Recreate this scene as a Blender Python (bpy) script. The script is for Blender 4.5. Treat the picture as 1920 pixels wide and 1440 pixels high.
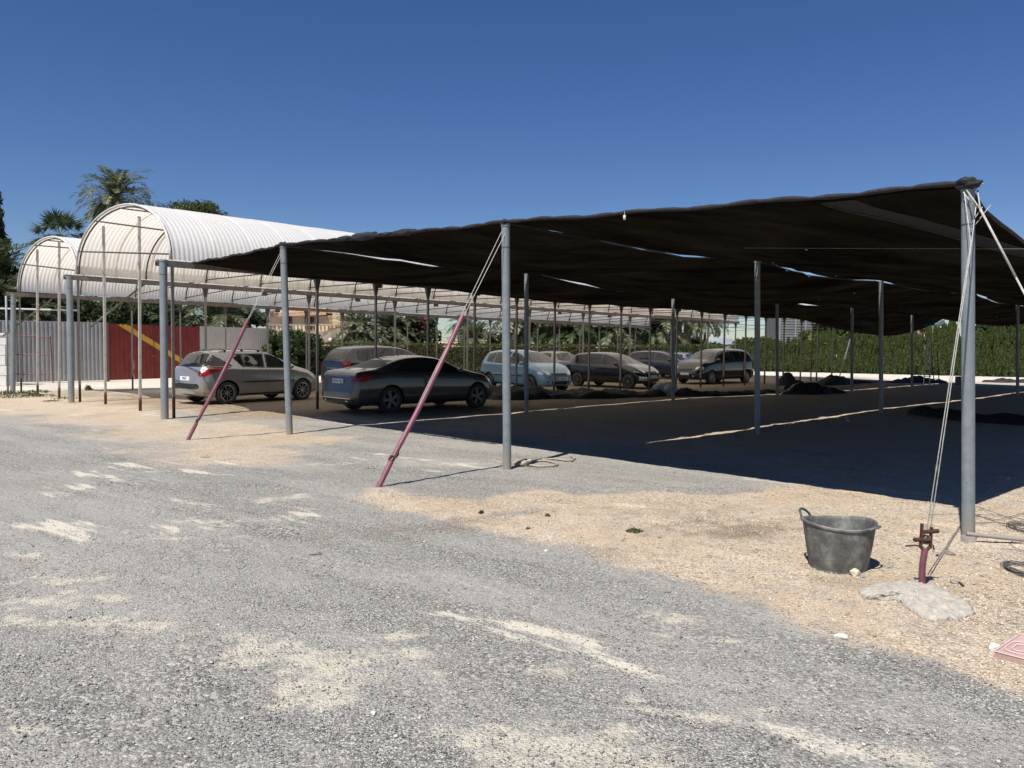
import bpy, bmesh, math, random
import numpy as np
from mathutils import Vector, Matrix, geometry
from mathutils.bvhtree import BVHTree
from mathutils import noise as mnoise
R = math.radians
for o in list(bpy.data.objects): bpy.data.objects.remove(o)
S = bpy.context.scene
COL = S.collection
rng = random.Random(7)
NR = np.random.RandomState(11)

# ------------------------------------------------ camera
F_PX = 1520.0; EYE = 1.7; PITCH = math.atan(72 / F_PX); ROLL = math.atan(0.0087)
fw = Vector((0, math.cos(PITCH), -math.sin(PITCH)))
rt = Vector((math.cos(ROLL), 0, math.sin(ROLL)))
rt = (rt - fw * rt.dot(fw)).normalized()
up = rt.cross(fw).normalized()
CAM = Vector((0, 0, EYE))
cd = bpy.data.cameras.new('camera'); cam = bpy.data.objects.new('camera', cd); COL.objects.link(cam)
cd.sensor_width = 36; cd.lens = 36 * F_PX / 1920; cd.clip_start = 0.05; cd.clip_end = 9000
M = Matrix((rt, up, -fw)).transposed().to_4x4(); M.translation = CAM
cam.matrix_world = M
S.camera = cam
# ------------------------------------------------ light
SUN_DIR = Vector((-0.295, -0.49, 1.0)).normalized()      # towards the sun
elev = math.asin(SUN_DIR.z); azim = math.atan2(SUN_DIR.x, SUN_DIR.y)
W = bpy.data.worlds.new("World"); S.world = W; W.use_nodes = True
wn = W.node_tree.nodes; wl = W.node_tree.links
sky = wn.new('ShaderNodeTexSky'); sky.sky_type = 'NISHITA'; sky.sun_disc = False
sky.sun_elevation = elev; sky.sun_rotation = azim
sky.altitude = 300; sky.air_density = 1.0; sky.dust_density = 0.15; sky.ozone_density = 6.0
bg = wn['Background']; bg.inputs['Strength'].default_value = 0.065
hs = wn.new('ShaderNodeHueSaturation'); hs.inputs['Saturation'].default_value = 1.17; hs.inputs['Hue'].default_value = .513
wl.new(sky.outputs[0], hs.inputs['Color']); wl.new(hs.outputs[0], bg.inputs[0])
sd = bpy.data.lights.new('sun', 'SUN'); sd.energy = 5.0; sd.angle = R(0.5); sd.color = (1.0, 0.955, 0.89)
sun = bpy.data.objects.new('sun', sd); COL.objects.link(sun)
sun.rotation_euler = SUN_DIR.to_track_quat('Z', 'Y').to_euler(); sun.location = (0, 0, 30)
S.view_settings.view_transform = 'Standard'; S.view_settings.look = 'None'
S.view_settings.exposure = 0.40; S.view_settings.gamma = 1.0; S.view_settings.use_curve_mapping = False
S.render.engine = 'CYCLES'
S.cycles.max_bounces = 8; S.cycles.transparent_max_bounces = 16

# ------------------------------------------------ measuring the place from the photograph
def ray(px, py):
    return fw + rt * ((px - 960) / F_PX) + up * ((720 - py) / F_PX)
def G(px, py, z=0.0):                       # where the sight line meets the ground
    d = ray(px, py); t = (z - EYE) / d.z
    p = CAM + d * t; return Vector((p.x, p.y, z))
def AT(px, py, Y):                          # the point on a sight line at distance Y
    d = ray(px, py); return CAM + d * (Y / d.y)
def UP(px, py, P):                          # top of something that stands at P
    return AT(px, py, P.y)
def h_at(py, px, Y): return AT(px, py, Y).z
UX = Vector((.7071, .7071, 0)); VX = Vector((-.7071, .7071, 0)); ZX = Vector((0, 0, 1))

# ------------------------------------------------ materials
MATS = {}
def nmat(name):
    m = bpy.data.materials.new(name); m.use_nodes = True
    nt = m.node_tree; b = nt.nodes['Principled BSDF']; MATS[name] = m
    return m, nt, b
def N(nt, typ, **kw):
    n = nt.nodes.new(typ)
    for k, v in kw.items():
        if k in n.inputs: n.inputs[k].default_value = v
        else: setattr(n, k, v)
    return n
def ramp(nt, fac, stops):
    r = nt.nodes.new('ShaderNodeValToRGB'); e = r.color_ramp.elements
    while len(e) < len(stops): e.new(0.5)
    for i, (p, c) in enumerate(stops):
        e[i].position = p; e[i].color = c if len(c) == 4 else (*c, 1)
    if fac is not None: nt.links.new(fac, r.inputs[0])
    return r
def mixc(nt, fac, a, b, mode='MIX'):
    m = nt.nodes.new('ShaderNodeMix'); m.data_type = 'RGBA'; m.blend_type = mode
    for sock, v in ((m.inputs[0], fac), (m.inputs[6], a), (m.inputs[7], b)):
        if isinstance(v, (int, float)): sock.default_value = v
        elif isinstance(v, tuple): sock.default_value = (*v, 1) if len(v) == 3 else v
        else: nt.links.new(v, sock)
    return m.outputs[2]
def math_(nt, op, a, b=0.0, clamp=False):
    m = nt.nodes.new('ShaderNodeMath'); m.operation = op; m.use_clamp = clamp
    for i, v in enumerate((a, b)):
        if isinstance(v, (int, float)): m.inputs[i].default_value = v
        else: nt.links.new(v, m.inputs[i])
    return m.outputs[0]
def pmat(name, col, rough=.6, metal=0., var=None, scale=3., bump=0., bscale=40., coord='Object', spec=.5, coat=0., stretch=(1,1,1)):
    m, nt, b = nmat(name)
    b.inputs['Roughness'].default_value = rough; b.inputs['Metallic'].default_value = metal
    b.inputs['Specular IOR Level'].default_value = spec; b.inputs['Coat Weight'].default_value = coat
    b.inputs['Base Color'].default_value = (*col, 1)
    tc = N(nt, 'ShaderNodeTexCoord'); mp = N(nt, 'ShaderNodeMapping'); mp.inputs['Scale'].default_value = stretch
    nt.links.new(tc.outputs[coord], mp.inputs[0])
    if var:
        n = N(nt, 'ShaderNodeTexNoise', Scale=scale, Detail=6., Roughness=.65); nt.links.new(mp.outputs[0], n.inputs['Vector'])
        r = ramp(nt, n.outputs[0], [(.35, col), (.65, var)]); nt.links.new(r.outputs[0], b.inputs['Base Color'])
    if bump:
        n2 = N(nt, 'ShaderNodeTexNoise', Scale=bscale, Detail=4.); nt.links.new(mp.outputs[0], n2.inputs['Vector'])
        bp = N(nt, 'ShaderNodeBump', Strength=bump, Distance=.01); nt.links.new(n2.outputs[0], bp.inputs['Height'])
        nt.links.new(bp.outputs[0], b.inputs['Normal'])
    return m
def galv_mat():
    m, nt, b = nmat('grey_painted_pole'); L = nt.links; tc = N(nt, 'ShaderNodeTexCoord'); sx = N(nt, 'ShaderNodeSeparateXYZ'); L.new(tc.outputs['Object'], sx.inputs[0])
    n = N(nt, 'ShaderNodeTexNoise', Scale=7., Detail=8., Roughness=.7); L.new(tc.outputs['Object'], n.inputs['Vector']); n2 = N(nt, 'ShaderNodeTexNoise', Scale=40., Detail=5.); L.new(tc.outputs['Object'], n2.inputs['Vector'])
    c = ramp(nt, n.outputs[0], [(.3, (.165, .195, .215)), (.55, (.215, .245, .26)), (.75, (.29, .31, .32))]).outputs[0]
    c = mixc(nt, ramp(nt, n2.outputs[0], [(.66, (0,0,0)), (.70, (.8,.8,.8))]).outputs[0], c, (.10, .075, .06))
    d = ramp(nt, math_(nt, 'ADD', sx.outputs[2], math_(nt, 'MULTIPLY', n.outputs[0], .5)), [(.22, (.8,.8,.8)), (.62, (0,0,0))]).outputs[0]
    L.new(mixc(nt, d, c, (.33, .27, .20)), b.inputs['Base Color']); b.inputs['Roughness'].default_value = .55; b.inputs['Metallic'].default_value = .15
    bp = N(nt, 'ShaderNodeBump', Strength=.2, Distance=.004); L.new(n2.outputs[0], bp.inputs['Height']); L.new(bp.outputs[0], b.inputs['Normal']); return m
galv = galv_mat()
def rust_post(name, top, h0=.45):
    m, nt, b = nmat(name)
    tc = N(nt, 'ShaderNodeTexCoord'); sx = N(nt, 'ShaderNodeSeparateXYZ'); nt.links.new(tc.outputs['Object'], sx.inputs[0])
    n = N(nt, 'ShaderNodeTexNoise', Scale=9., Detail=5.); nt.links.new(tc.outputs['Object'], n.inputs['Vector'])
    z = math_(nt, 'ADD', sx.outputs[2], math_(nt, 'MULTIPLY', n.outputs[0], .25))
    r = ramp(nt, math_(nt, 'DIVIDE', z, 4.0), [((h0+.1)/4, (.085, .028, .016)), ((h0+.2)/4, top)])
    c = mixc(nt, ramp(nt, n.outputs[0], [(.5, (0,0,0)), (.75, (.5,.5,.5))]).outputs[0], r.outputs[0], (.13, .075, .05))
    nt.links.new(c, b.inputs['Base Color']); b.inputs['Roughness'].default_value = .75
    return m
postm = rust_post('weathered_square_post', (.26, .245, .22))
beamm = pmat('weathered_beam', (.13, .11, .095), .7, 0, (.19, .165, .145), 5, .1)
palepost = rust_post('pale_square_post', (.42, .40, .36), .30)
rodm = pmat('dark_rod', (.085, .075, .07), .6, .2)
ropem = pmat('rope', (.50, .49, .45), .85, 0, (.32, .31, .29), 30)
maroon = pmat('maroon_plastic', (.17, .055, .080), .5, 0, (.23, .085, .115), 8)
rustm = pmat('rusty_iron', (.10, .035, .02), .85, 0, (.05, .02, .015), 20, .4)
wirem = pmat('galvanised_wire', (.16, .16, .16), .5, .6)
blackm = pmat('black_rubber', (.012, .012, .012), .6)

# ------------------------------------------------ mesh helpers
class MB:
    def __init__(s): s.v = []; s.f = []; s.m = []; s.mi = 0
    def add(s, vs, fs):
        o = len(s.v); s.v.extend([tuple(p) for p in vs]); s.f.extend([tuple(i + o for i in f) for f in fs]); s.m.extend([s.mi] * len(fs)); return o
    def box(s, c, size, ax=None):
        c = Vector(c); X, Y, Z = ax or (Vector((1,0,0)), Vector((0,1,0)), Vector((0,0,1)))
        a, b, d = [k / 2 for k in size]
        vs = [c + X*(a*i) + Y*(b*j) + Z*(d*k) for k in (-1,1) for (i,j) in ((-1,-1),(1,-1),(1,1),(-1,1))]
        s.add(vs, [(3,2,1,0),(4,5,6,7),(0,1,5,4),(1,2,6,5),(2,3,7,6),(3,0,4,7)])
    def beam(s, p, q, w, h, upv=ZX):
        p = Vector(p); q = Vector(q); d = (q - p); L = d.length; d.normalize()
        X = d.cross(upv)
        if X.length < .01: X = d.cross(Vector((1,0,0)) if abs(upv.x) < .5 else ZX)
        X.normalize(); Z = X.cross(d)
        s.box((p + q) / 2, (w, L, h), (X, d, Z))
    def tube(s, pts, r, n=8, caps=True):
        pts = [Vector(p) for p in pts]; rs = r if isinstance(r, (list, tuple)) else [r] * len(pts)
        rings = []; ref = None
        for i, p in enumerate(pts):
            d = (pts[min(i+1, len(pts)-1)] - pts[max(i-1, 0)]).normalized()
            if ref is None:
                ref = d.cross(ZX) if abs(d.z) < .95 else d.cross(Vector((0,1,0)))
            X = (ref - d * ref.dot(d))
            if X.length < 1e-4: X = d.orthogonal()
            X.normalize(); ref = X; Y = d.cross(X)
            rings.append([p + X*(rs[i]*math.cos(a)) + Y*(rs[i]*math.sin(a)) for a in [2*math.pi*k/n for k in range(n)]])
        vs = [v for rg in rings for v in rg]; fs = []
        for i in range(len(pts)-1):
            for k in range(n):
                k2 = (k+1) % n; fs.append((i*n+k, i*n+k2, (i+1)*n+k2, (i+1)*n+k))
        if caps: fs.append(tuple(range(n))[::-1]); fs.append(tuple((len(pts)-1)*n+k for k in range(n)))
        s.add(vs, fs)
    def lathe(s, prof, n=24, c=(0,0,0), ax=None, closed=False):
        X, Y, Z = ax or (Vector((1,0,0)), Vector((0,1,0)), Vector((0,0,1))); c = Vector(c)
        vs = [c + X*(r*math.cos(2*math.pi*k/n)) + Y*(r*math.sin(2*math.pi*k/n)) + Z*z for (r, z) in prof for k in range(n)]
        fs = []
        m = len(prof)
        for i in range(m if closed else m-1):
            j = (i+1) % m
            for k in range(n):
                k2 = (k+1) % n; fs.append((i*n+k, i*n+k2, j*n+k2, j*n+k))
        s.add(vs, fs)
    def grid(s, P):                        # P[i][j] points
        ni = len(P); nj = len(P[0]); vs = [p for row in P for p in row]
        s.add(vs, [(i*nj+j, i*nj+j+1, (i+1)*nj+j+1, (i+1)*nj+j) for i in range(ni-1) for j in range(nj-1)])
    def build(s, name, mat, parent=None, smooth=False, loc=None, sharp=None):
        me = bpy.data.meshes.new(name)
        L = Vector(loc) if loc is not None else None
        me.from_pydata([tuple(Vector(v) - L) for v in s.v] if L is not None else s.v, [], s.f)
        for mt in (mat if isinstance(mat, (list, tuple)) else [mat]): me.materials.append(mt)
        if isinstance(mat, (list, tuple)): me.polygons.foreach_set('material_index', s.m)
        if smooth:
            me.polygons.foreach_set('use_smooth', [True] * len(me.polygons))
            if sharp: me.set_sharp_from_angle(angle=R(sharp))
        me.update()
        o = bpy.data.objects.new(name, me); COL.objects.link(o)
        if loc is not None: o.location = L
        if parent is not None: o.parent = parent
        return o
def npmesh(name, V, Fq, mat, parent=None, smooth=False, loc=None, fsize=4):
    V = np.asarray(V, dtype=np.float32); Fq = np.asarray(Fq, dtype=np.int32)
    me = bpy.data.meshes.new(name)
    me.vertices.add(len(V)); me.vertices.foreach_set('co', V.ravel())
    nf = len(Fq); me.loops.add(nf * fsize); me.loops.foreach_set('vertex_index', Fq.ravel())
    me.polygons.add(nf); me.polygons.foreach_set('loop_start', np.arange(nf, dtype=np.int32) * fsize)
    me.polygons.foreach_set('loop_total', np.full(nf, fsize, dtype=np.int32))
    if smooth: me.polygons.foreach_set('use_smooth', np.ones(nf, dtype=bool))
    me.update(calc_edges=True); me.materials.append(mat)
    o = bpy.data.objects.new(name, me); COL.objects.link(o)
    if loc is not None: o.location = loc
    if parent is not None: o.parent = parent
    return o
def tag(o, label, cat, group=None, kind=None):
    o['label'] = label; o['category'] = cat
    if group: o['group'] = group
    if kind: o['kind'] = kind
    return o
def empty(name, loc=(0,0,0), rz=0.0):
    o = bpy.data.objects.new(name, None); COL.objects.link(o); o.empty_display_size = .2
    o.location = loc; o.rotation_euler = (0, 0, rz); return o
def struct(o): o['kind'] = 'structure'; return o
def link_copy(o, parent=None):
    c = o.copy(); COL.objects.link(c); c.parent = parent; return c
def copy_tree(o, parent=None):
    c = link_copy(o, parent)
    for ch in list(o.children): copy_tree(ch, c)
    return c
def sstep(a, b, x):
    t = min(1, max(0, (x - a) / (b - a))); return t*t*(3-2*t)
def fbm(x, y, z=0., o=4):
    return mnoise.fractal(Vector((x, y, z)), 1.0, 2.0, o)

# ------------------------------------------------ ground
def poly_sd(px, py, poly):                  # signed distance (inside positive) by numpy
    P = np.array(poly); n = len(P)
    d = np.full(px.shape, 1e9); ins = np.zeros(px.shape, bool)
    for i in range(n):
        a = P[i]; b = P[(i+1) % n]; e = b - a
        wx = px - a[0]; wy = py - a[1]
        t = np.clip((wx*e[0] + wy*e[1]) / (e @ e), 0, 1)
        d = np.minimum(d, np.hypot(wx - e[0]*t, wy - e[1]*t))
        c = ((a[1] > py) != (b[1] > py)) & (px < (b[0]-a[0]) * (py - a[1]) / (b[1]-a[1] + 1e-12) + a[0])
        ins ^= c
    return np.where(ins, d, -d)
def gpoly(pts): return [tuple(G(x, y).xy) for x, y in pts]
P6 = G(1816, 1020); P5 = G(951, 878); P4 = G(543, 815); P3 = G(309, 785); P2 = G(134, 755); P1 = G(24, 737)
BEIGE1 = gpoly([(2300, 1420), (1930,1290), (1760,1235), (1600,1190), (1440,1128), (1280,1082), (1120,1045), (980,1008), (880,990), (800,965), (720,957), (650,937), (700,920), (800,930), (900,938), (1000,915), (1080,926), (1200,918), (1350,926), (1500,910), (1700,930), (1830,935), (1930,850), (2300, 850)])
BEIGE2 = gpoly([(-300,735), (-300,775), (0,778), (120,795), (250,825), (330,852), (430,872), (540,850), (640,822), (600,800), (480,795), (330,790), (300,770), (250, 760), (200,735)])
def W2(s, t): p = P6 + UX*s + VX*t; return (p.x, p.y)
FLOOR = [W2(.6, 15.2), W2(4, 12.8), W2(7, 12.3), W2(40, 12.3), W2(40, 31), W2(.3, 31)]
PALE = [W2(1.0, 29.3), W2(3, 27.5), W2(3.8, 24.2), W2(7,23.6), W2(9, 30.5), W2(39, 30.5), W2(39, -30), W2(90, -60), W2(120, 20), W2(90, 80), W2(-10, 60), W2(-25, 45), W2(-6, 31)]
def axis_pts(lo, f0, f1, hi, step, grow=1.22):
    a = list(np.arange(f0, f1 + 1e-6, step)); s = step; x = a[-1]
    while x < hi: s *= grow; x += s; a.append(min(x, hi))
    s = step; x = a[0]; b = []
    while x > lo: s *= grow; x -= s; b.append(max(x, lo))
    return np.array(b[::-1] + a)
gx = axis_pts(-3500, -9, 8.5, 3500, .055); gy = axis_pts(-300, 2.2, 15.5, 4000, .055)
GXX, GYY = np.meshgrid(gx, gy)
def vnoise(x, y, sc, seed=0):
    x = x*sc + seed*17.3; y = y*sc + seed*9.1
    xi = np.floor(x).astype(int); yi = np.floor(y).astype(int); fx = x-xi; fy = y-yi
    fx = fx*fx*(3-2*fx); fy = fy*fy*(3-2*fy)
    def h(a, b): 
        v = np.sin(a*127.1 + b*311.7 + seed*74.7) * 43758.5453; return v - np.floor(v)
    return (h(xi,yi)*(1-fx)+h(xi+1,yi)*fx)*(1-fy) + (h(xi,yi+1)*(1-fx)+h(xi+1,yi+1)*fx)*fy
def vf(x, y, sc, seed=0, o=4):
    r = 0; a = .5
    for i in range(o): r = r + a*vnoise(x, y, sc*2**i, seed+i); a *= .5
    return r
near = np.exp(-np.maximum(0, np.hypot(GXX, GYY-8) - 14) / 8)
edge = (vf(GXX, GYY, 1.1, 3) - .47) * 1.5 + (vf(GXX, GYY, 5, 5) - .47) * .5
sd1 = poly_sd(GXX, GYY, BEIGE1); sd2 = poly_sd(GXX, GYY, BEIGE2)
b1 = np.clip((sd1 + edge*.55) / .16 + .5, 0, 1); b2 = np.clip((sd2 + edge*2.2) / .9 + .5, 0, 1)
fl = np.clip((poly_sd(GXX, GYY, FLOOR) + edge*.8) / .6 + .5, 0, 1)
pl = np.clip((poly_sd(GXX, GYY, PALE) + edge*.9) / .7 + .5, 0, 1)
UNDER = [W2(1.5, .6), W2(40, .6), W2(40, 13), W2(7, 13), W2(2.6, 11), W2(3.2, 6)]
un = .88 * np.clip((poly_sd(GXX, GYY, UNDER) + edge*.8) / 1.2 + .5, 0, 1)
ZZ = near * ((vf(GXX, GYY, .45, 8) - .47) * .05 + (vf(GXX, GYY, 3., 9) - .47) * .022 + (vf(GXX, GYY, 14., 4, 3) - .44) * .016)
ZZ += near * np.clip(sd1 / .8, 0, 1) * .03
ZZ -= .0
def ground_z(x, y):
    i = min(len(gx)-2, max(0, int(np.searchsorted(gx, x))-1)); j = min(len(gy)-2, max(0, int(np.searchsorted(gy, y))-1))
    fx = (x-gx[i])/(gx[i+1]-gx[i]); fy = (y-gy[j])/(gy[j+1]-gy[j])
    return float((ZZ[j,i]*(1-fx)+ZZ[j,i+1]*fx)*(1-fy)+(ZZ[j+1,i]*(1-fx)+ZZ[j+1,i+1]*fx)*fy)
V = np.stack([GXX, GYY, ZZ], -1).reshape(-1, 3)
nx_, ny_ = len(gx), len(gy)
ii = (np.arange(ny_-1)[:,None]*nx_ + np.arange(nx_-1)[None,:]).ravel()
Fq = np.stack([ii, ii+1, ii+nx_+1, ii+nx_], -1)

def ground_material():
    m, nt, b = nmat('gravel_ground'); L = nt.links
    geo = N(nt, 'ShaderNodeNewGeometry'); P = geo.outputs['Position']
    at = N(nt, 'ShaderNodeAttribute', attribute_name='zone'); sp = N(nt, 'ShaderNodeSeparateColor'); L.new(at.outputs['Color'], sp.inputs[0])
    def noise(sc, det=5., ro=.6, vec=P, w=0.):
        n = N(nt, 'ShaderNodeTexNoise', Scale=sc, Detail=det, Roughness=ro); L.new(vec, n.inputs['Vector']); return n.outputs[0]
    def vor(sc, vec=P, feature='F1', rnd=1.):
        n = N(nt, 'ShaderNodeTexVoronoi', Scale=sc, feature=feature, Randomness=rnd); L.new(vec, n.inputs['Vector']); return n
    # warp for pebbles
    v1 = vor(120.); v2 = vor(62.); v3 = vor(190.)
    def grey(v): 
        s = N(nt, 'ShaderNodeSeparateColor'); L.new(v.outputs['Color'], s.inputs[0]); return s.outputs[0], s.outputs[1]
    g1, h1 = grey(v1); g2, h2 = grey(v2); g3, h3 = grey(v3)
    # grey gravel
    grava = ramp(nt, g1, [(0, (.09, .087, .080)), (.35, (.215, .207, .187)), (.7, (.345, .332, .300)), (1, (.62, .595, .53))]).outputs[0]
    gravb = ramp(nt, g2, [(0, (.095, .091, .083)), (.6, (.275, .264, .238)), (1, (.60, .575, .515))]).outputs[0]
    grav = mixc(nt, ramp(nt, noise(.9, 3), [(.45, (0,0,0)), (.6, (1,1,1))]).outputs[0], grava, gravb)
    # dust film on the wheel tracks, running along the drive
    mp0 = N(nt, 'ShaderNodeMapping'); mp0.inputs['Rotation'].default_value = (0, 0, R(38)); L.new(P, mp0.inputs[0]); mp = N(nt, 'ShaderNodeMapping'); mp.inputs['Scale'].default_value = (.26, 1.25, 1); L.new(mp0.outputs[0], mp.inputs[0])
    dustf = ramp(nt, noise(.75, 7, .68, mp.outputs[0]), [(.42, (.0,.0,.0)), (.60, (1,1,1))]).outputs[0]
    dustc = ramp(nt, noise(22., 4), [(.3, (.36, .34, .305)), (.7, (.50, .475, .43))]).outputs[0]
    grav = mixc(nt, math_(nt, 'MULTIPLY', dustf, math_(nt, 'ADD', math_(nt, 'MULTIPLY', h3, .7), .3)), grav, dustc)
    # pale sand patches where gravel is worn off
    n1 = noise(2.1, 9, .7, mp.outputs[0]); n2 = noise(.33, 3, .5)
    pf = math_(nt, 'MULTIPLY', n1, ramp(nt, n2, [(.40, (.72,.72,.72)), (.62, (1.16,1.16,1.16))]).outputs[0])
    pf = ramp(nt, math_(nt, 'ADD', pf, math_(nt, 'MULTIPLY', math_(nt, 'SUBTRACT', g3, .5), .035)), [(.60, (0,0,0)), (.66, (.85,.85,.85))]).outputs[0]
    # the drive is most worn in the foreground
    sxyz = N(nt, 'ShaderNodeSeparateXYZ'); L.new(P, sxyz.inputs[0])
    sandc = ramp(nt, noise(45., 5, .7), [(.3, (.50, .455, .355)), (.7, (.68, .63, .51))]).outputs[0]
    grav = mixc(nt, math_(nt, 'MULTIPLY', pf, .85), grav, sandc)
    # beige crushed limestone
    ba = ramp(nt, g1, [(0, (.25, .19, .13)), (.3, (.48, .385, .275)), (.7, (.63, .525, .395)), (1, (.82, .745, .62))]).outputs[0]
    bb = ramp(nt, h2, [(0, (.22, .17, .12)), (.5, (.56, .46, .34)), (1, (.82, .745, .62))]).outputs[0]
    bei = mixc(nt, ramp(nt, noise(1.6, 4), [(.4, (0,0,0)), (.6, (1,1,1))]).outputs[0], ba, bb)
    fine = ramp(nt, noise(60., 5, .7), [(.3, (.45, .34, .22)), (.7, (.62, .50, .36))]).outputs[0]
    bei = mixc(nt, ramp(nt, noise(.8, 6, .6), [(.45, (0,0,0)), (.62, (.75,.75,.75))]).outputs[0], bei, fine)
    bei = mixc(nt, ramp(nt, noise(.55, 5, .6), [(.58, (0,0,0)), (.75, (.6,.6,.6))]).outputs[0], bei, (.20, .145, .09))
    bei = mixc(nt, ramp(nt, noise(2.6, 7, .75), [(.50, (0,0,0)), (.66, (.55,.55,.55))]).outputs[0], bei, grava)
    bei = mixc(nt, ramp(nt, noise(.7, 7, .7, mp0.outputs[0]), [(.52, (0,0,0)), (.66, (.5,.5,.5))]).outputs[0], bei, (.50, .36, .235))
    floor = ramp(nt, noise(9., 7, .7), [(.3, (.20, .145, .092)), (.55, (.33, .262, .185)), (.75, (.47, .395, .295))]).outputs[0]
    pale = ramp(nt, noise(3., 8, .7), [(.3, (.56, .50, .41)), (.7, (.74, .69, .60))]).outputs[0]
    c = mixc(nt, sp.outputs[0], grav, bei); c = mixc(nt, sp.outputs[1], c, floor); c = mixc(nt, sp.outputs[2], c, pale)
    at2 = N(nt, 'ShaderNodeAttribute', attribute_name='stain'); ss = N(nt, 'ShaderNodeSeparateColor'); L.new(at2.outputs['Color'], ss.inputs[0])
    c = mixc(nt, ss.outputs[0], c, mixc(nt, g1, (.12, .085, .055), (.26, .20, .14)))
    s1_ = ramp(nt, math_(nt, 'ADD', ss.outputs[1], math_(nt, 'MULTIPLY', math_(nt, 'SUBTRACT', noise(7., 10, .88), .5), 4.2)), [(.33, (0,0,0)), (.72, (.92,.92,.92))]).outputs[0]
    c = mixc(nt, math_(nt, 'MULTIPLY', ss.outputs[1], math_(nt, 'ADD', math_(nt, 'MULTIPLY', h3, .6), .1)), c, dustc)
    s1_ = math_(nt, 'MULTIPLY', s1_, math_(nt, 'GREATER_THAN', ss.outputs[1], .02))
    c = mixc(nt, s1_, c, sandc)
    c = mixc(nt, ss.outputs[2], c, grava)
    L.new(c, b.inputs['Base Color']); b.inputs['Roughness'].default_value = .95; b.inputs['Specular IOR Level'].default_value = .2
    hgt = math_(nt, 'ADD', math_(nt, 'MULTIPLY', math_(nt, 'SUBTRACT', 1., v1.outputs['Distance']), .5), math_(nt, 'MULTIPLY', g1, .5))
    hgt = math_(nt, 'ADD', hgt, math_(nt, 'MULTIPLY', math_(nt, 'SUBTRACT', 1., v2.outputs['Distance']), .8))
    hgt = math_(nt, 'ADD', hgt, math_(nt, 'MULTIPLY', noise(30., 6, .75), 1.0))
    smooth = math_(nt, 'SUBTRACT', 1.0, math_(nt, 'MULTIPLY', pf, .6), True)
    bp = N(nt, 'ShaderNodeBump', Distance=.012); L.new(math_(nt, 'MULTIPLY', smooth, .95), bp.inputs['Strength']); L.new(hgt, bp.inputs['Height'])
    L.new(bp.outputs[0], b.inputs['Normal'])
    return m
gm = ground_material()
gnd = npmesh('ground', V, Fq, gm); gnd['kind'] = 'structure'; gnd['label'] = 'grey gravel drive and beige crushed stone yard'
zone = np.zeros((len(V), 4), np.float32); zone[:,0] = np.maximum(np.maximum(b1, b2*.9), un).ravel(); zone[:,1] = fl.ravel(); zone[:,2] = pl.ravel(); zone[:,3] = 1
ca = gnd.data.color_attributes.new('zone', 'FLOAT_COLOR', 'POINT'); ca.data.foreach_set('color', zone.ravel())
stain = np.zeros((len(V), 4), np.float32); stain[:,3] = 1
def blob(ch, px, py, rx, ry, amt=1., ang=0., seed=1):
    rx *= .78; ry *= .78; c = G(px, py); dx = GXX - c.x; dy = GYY - c.y; a = R(ang)
    u = (dx*math.cos(a) + dy*math.sin(a)) / rx; v = (-dx*math.sin(a) + dy*math.cos(a)) / ry
    d = np.hypot(u, v) + (vf(GXX, GYY, 3.2, seed) - .47) * 2.4 + (vf(GXX, GYY, 11, seed+9) - .47) * 2.0
    k = np.clip((1.35 - d) / 1.2, 0, 1) * amt * (.70 if ch == 1 else 1)
    stain[:,ch] = np.maximum(stain[:,ch], k.ravel())
blob(0, 1390, 1000, .75, .5, .75); blob(0, 1250, 965, .7, .45, .5, 0, 4); blob(0, 820, 985, 1.0, .35, .45, 20, 2); blob(0, 1140, 1040, .5, .2, .25, -30, 5)
for i, (x, y, rx, ry, a) in enumerate([(60,1130,.40,.22,10), (150,1085,.5,.15,0), (210,1115,.4,.14,0), (310,1080,.25,.07,0), (190,1170,.7,.25,-10), (520,1210,.9,.2,-15), (610,1280,.45,.32,-40), (560,1240,.6,.28,-25),
        (770,1190,.28,.12,0), (740,1195,.12,.06,0), (785,1228,.14,.07,0), (515,1322,.13,.06,0), (115,1245,.14,.04,0), (60,1370,.2,.08,0), (440,975,.55,.2,15), (520,935,.7,.25,25), (310,1110,.2,.06,0), (1030,1255,.22,.12,-20), (1180,1308,.2,.06,0), (1320,1340,.35,.07,-10),
        (1320,1338,.3,.08,0), (1450,1332,.16,.05,0), (1190,1365,.15,.05,0), (1240,1390,.08,.05,0), (1590,1395,.25,.06,-15), (1700,1415,.5,.08,-10), (1090,1410,.5,.25,-15), (1000,1400,.4,.2,0), (920,1390,.5,.2,-15), (1260,1160,.5,.12,-20), (1340,1200,.5,.06,-18), (60,1040,.35,.12,0), (330,1010,.7,.06,10), (620,870,1.3,.22,12), (820,870,1.2,.2,12), (500,848,1.0,.2,0)]):
    blob(1, x, y, rx, ry, .95 if i < 33 else .75, a, 20+i)
for i, (x, y, rx, ry, a) in enumerate([(930,970,.7,.1,25), (560,950,.6,.3,10), (620,890,.9,.3,12), (880,880,1.3,.35,10)]): blob(2, x, y, rx, ry, .8, a, 60+i)
ca = gnd.data.color_attributes.new('stain', 'FLOAT_COLOR', 'POINT'); ca.data.foreach_set('color', stain.ravel())
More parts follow.
